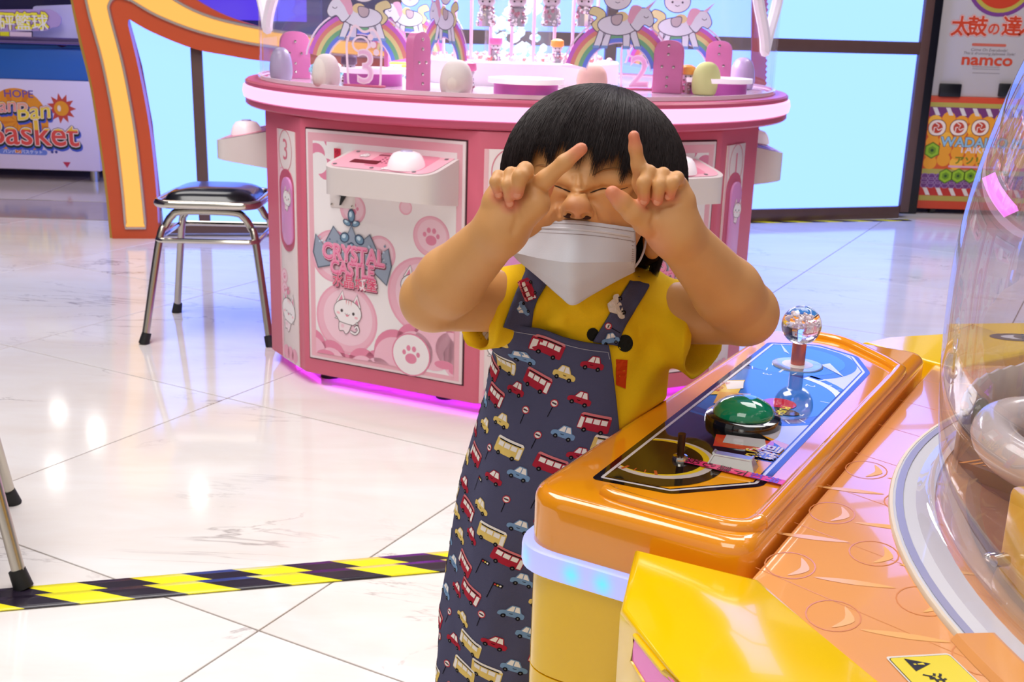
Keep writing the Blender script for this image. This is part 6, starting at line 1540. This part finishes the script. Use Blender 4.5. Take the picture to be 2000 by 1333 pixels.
# straps over the shoulders
def strap(eL, eR, nm):
    a = spline(eL, 6); b = spline(eR, 6); v = []; f = []; n = len(a); K = 6; uvs = []
    for i in range(n):
        for k in range(K + 1):
            q = a[i] + (b[i] - a[i]) * k / K; v.append(on_shirt(*q, .0035))
    m_ = len(v); last = v[-(K + 1):]
    for st, (dy, dz) in enumerate(((.02, .004), (.045, -.004), (.07, -.03))):
        for p in last: v.append(p + np.array([0, dy, dz]))
    rows = len(v) // (K + 1)
    for i in range(rows - 1):
        for k in range(K): f.append((i * (K + 1) + k, (i + 1) * (K + 1) + k, (i + 1) * (K + 1) + k + 1, i * (K + 1) + k + 1))
    o = obj('strap', v, f, NAVY, apron, ang=180); md = o.modifiers.new('t', 'SOLIDIFY'); md.thickness = .0018; md.offset = 0
    return o
strap([(984, 640), (1004, 582), (1016, 552), (1026, 530)], [(1036, 656), (1044, 600), (1058, 570), (1072, 548)], 'l'); strap([(1158, 668), (1184, 626), (1210, 584), (1230, 552)], [(1206, 676), (1220, 640), (1244, 600), (1268, 560)], 'r')
ps_ = Print(lambda u, v, w: on_shirt(u, v, .0052 + w), step=.00022, cell=6, rough=.9, spec=.1)
for kind, col, x, y, S_, rot in (('car', CREAM_, 1206, 600, 50, 105), ('sign', 0, 1196, 642, 36, 60), ('car', BLUE_, 1192, 664, 36, 10), ('car', BLUE_, 1022, 604, 32, 120), ('bus', RED_, 1030, 566, 44, 112)):
    a = radians(rot); T = lambda px_, py_, x=x, y=y, S_=S_, a=a: (x + S_ * (px_ * cos(a) - py_ * sin(a)), y - S_ * (px_ * sin(a) + py_ * cos(a)))
    (bus(ps_, T, col) if kind == 'bus' else car(ps_, T, col) if kind == 'car' else signpost(ps_, T))
o = ps_.build('vehicle_print', apron); o['kind'] = 'stuff'

# ------------------------------------------------------------------ face mask
MASKM = grain(mat('mask_fabric', (216, 218, 226), .85, spec=.2, sss=.0), 30, .02, .2, 1500)
rows = [[(1035, 430, 1.196), (1065, 429, 1.168), (1100, 430, 1.142), (1126, 431, 1.134), (1155, 434, 1.142), (1200, 440, 1.154), (1240, 446, 1.170)],
        [(1012, 465, 1.196), (1050, 470, 1.158), (1090, 472, 1.131), (1121, 474, 1.122), (1155, 476, 1.131), (1200, 481, 1.147), (1242, 488, 1.167)],
        [(997, 491, 1.190), (1040, 502, 1.146), (1085, 510, 1.119), (1114, 513, 1.110), (1150, 513, 1.121), (1200, 512, 1.142), (1241, 511, 1.168)],
        [(1004, 500, 1.195), (1045, 524, 1.151), (1088, 550, 1.128), (1116, 558, 1.119), (1150, 548, 1.129), (1200, 532, 1.153), (1240, 521, 1.187)],
        [(1011, 508, 1.199), (1052, 542, 1.166), (1094, 579, 1.145), (1119, 596, 1.137), (1154, 577, 1.146), (1200, 551, 1.166), (1239, 531, 1.193)]]
G = [spline([P(*q) for q in r], 6) for r in rows]; G2 = []
for i in range(4):
    for k in range(6): t = k / 6; G2.append([G[i][j] * (1 - t) + G[i + 1][j] * t for j in range(len(G[0]))])
G2.append(G[4]); nC = len(G[0]); v = [p for r in G2 for p in r]; f = []
for i in range(len(G2) - 1):
    for j in range(nC - 1): f.append((i * nC + j, (i + 1) * nC + j, (i + 1) * nC + j + 1, i * nC + j + 1))
mask = obj('face_mask', v, f, MASKM, tC, ang=25); md = mask.modifiers.new('t', 'SOLIDIFY'); md.thickness = .0012; md.offset = 0
ST = mat('mask_stitch', (150, 134, 132), .8)
def mrow(t):
    i = min(3, int(t)); u = t - i; return [np.array(G[i][j]) * (1 - u) + np.array(G[i + 1][j]) * u for j in range(nC)]
for t, nm in ((.17, 'stitch_row'), (.62, 'stitch_row')):
    pts = mrow(t); mb = MB(); pp = []
    for a, b in zip(pts[:-1], pts[1:]):
        for k in range(3): pp.append(a + (b - a) * k / 3)
    for i in range(1, len(pp) - 1, 1):
        a = pp[i]; d = (pp[i + 1] - pp[i]) * .55; o_ = np.array([0, -.0009, .0001]); mb.tube([a + o_, a + d + o_], .00045, 4)
    o = mb.build(nm, ST, mask); o['kind'] = 'stuff'
pts = mrow(.4); MB().tube([p + np.array([0, -.0006, 0]) for p in pts[2:-2]], .0016, 6).build('nose_wire', MASKM, mask)
for c0 in (nC - 3, nC - 2):
    mb = MB()
    for i in range(4, 15):
        a = np.array(G2[i][c0]); a = a * .4 + np.array(G2[i][c0 + 1]) * .6 if c0 == nC - 3 else a; mb.ball(a + np.array([0, -.0008, 0]), .0006, 6)
    o = mb.build('weld_dot', ST, mask); o['kind'] = 'stuff'
lp = spline([P(1238, 524, 1.190), P(1250, 508, 1.205), P(1258, 488, 1.218), P(1262, 465, 1.232), P(1266, 445, 1.243)], 5); MB().tube(lp, .0013, 8).build('ear_loop', mat('white_elastic', (236, 232, 232), .8), mask)
lp = spline([P(1241, 447, 1.196), P(1254, 440, 1.215), P(1264, 434, 1.240)], 5); MB().tube(lp, .0013, 8).build('ear_loop', mat('white_elastic', (236, 232, 232), .8), mask)
# shoes
SHO = grain(mat('navy_shoe', (40, 46, 80), .6), 20, .1)
for sx in (-.0495, .055):
    an = np.array([.052 + sx, 1.305, 0]); FS = Field(np.arange(an[0] - .06, an[0] + .06, .005), np.arange(1.17, 1.37, .005), np.arange(-.005, .09, .005))
    FS.put(cap(an + [0, .02, .034], an + [-.018, -.08, .03], .033, .031), .01); FS.put(cap(an + [0, .02, .04], an + [0, .01, .06], .033, .033), .01)
    FS.F = np.maximum(FS.F, (.001 - FS.ax[2])[None, None, :]); pos, Q = FS.mesh(); mesh_np('shoe', relax(pos, Q, 1), Q, SHO, tC)
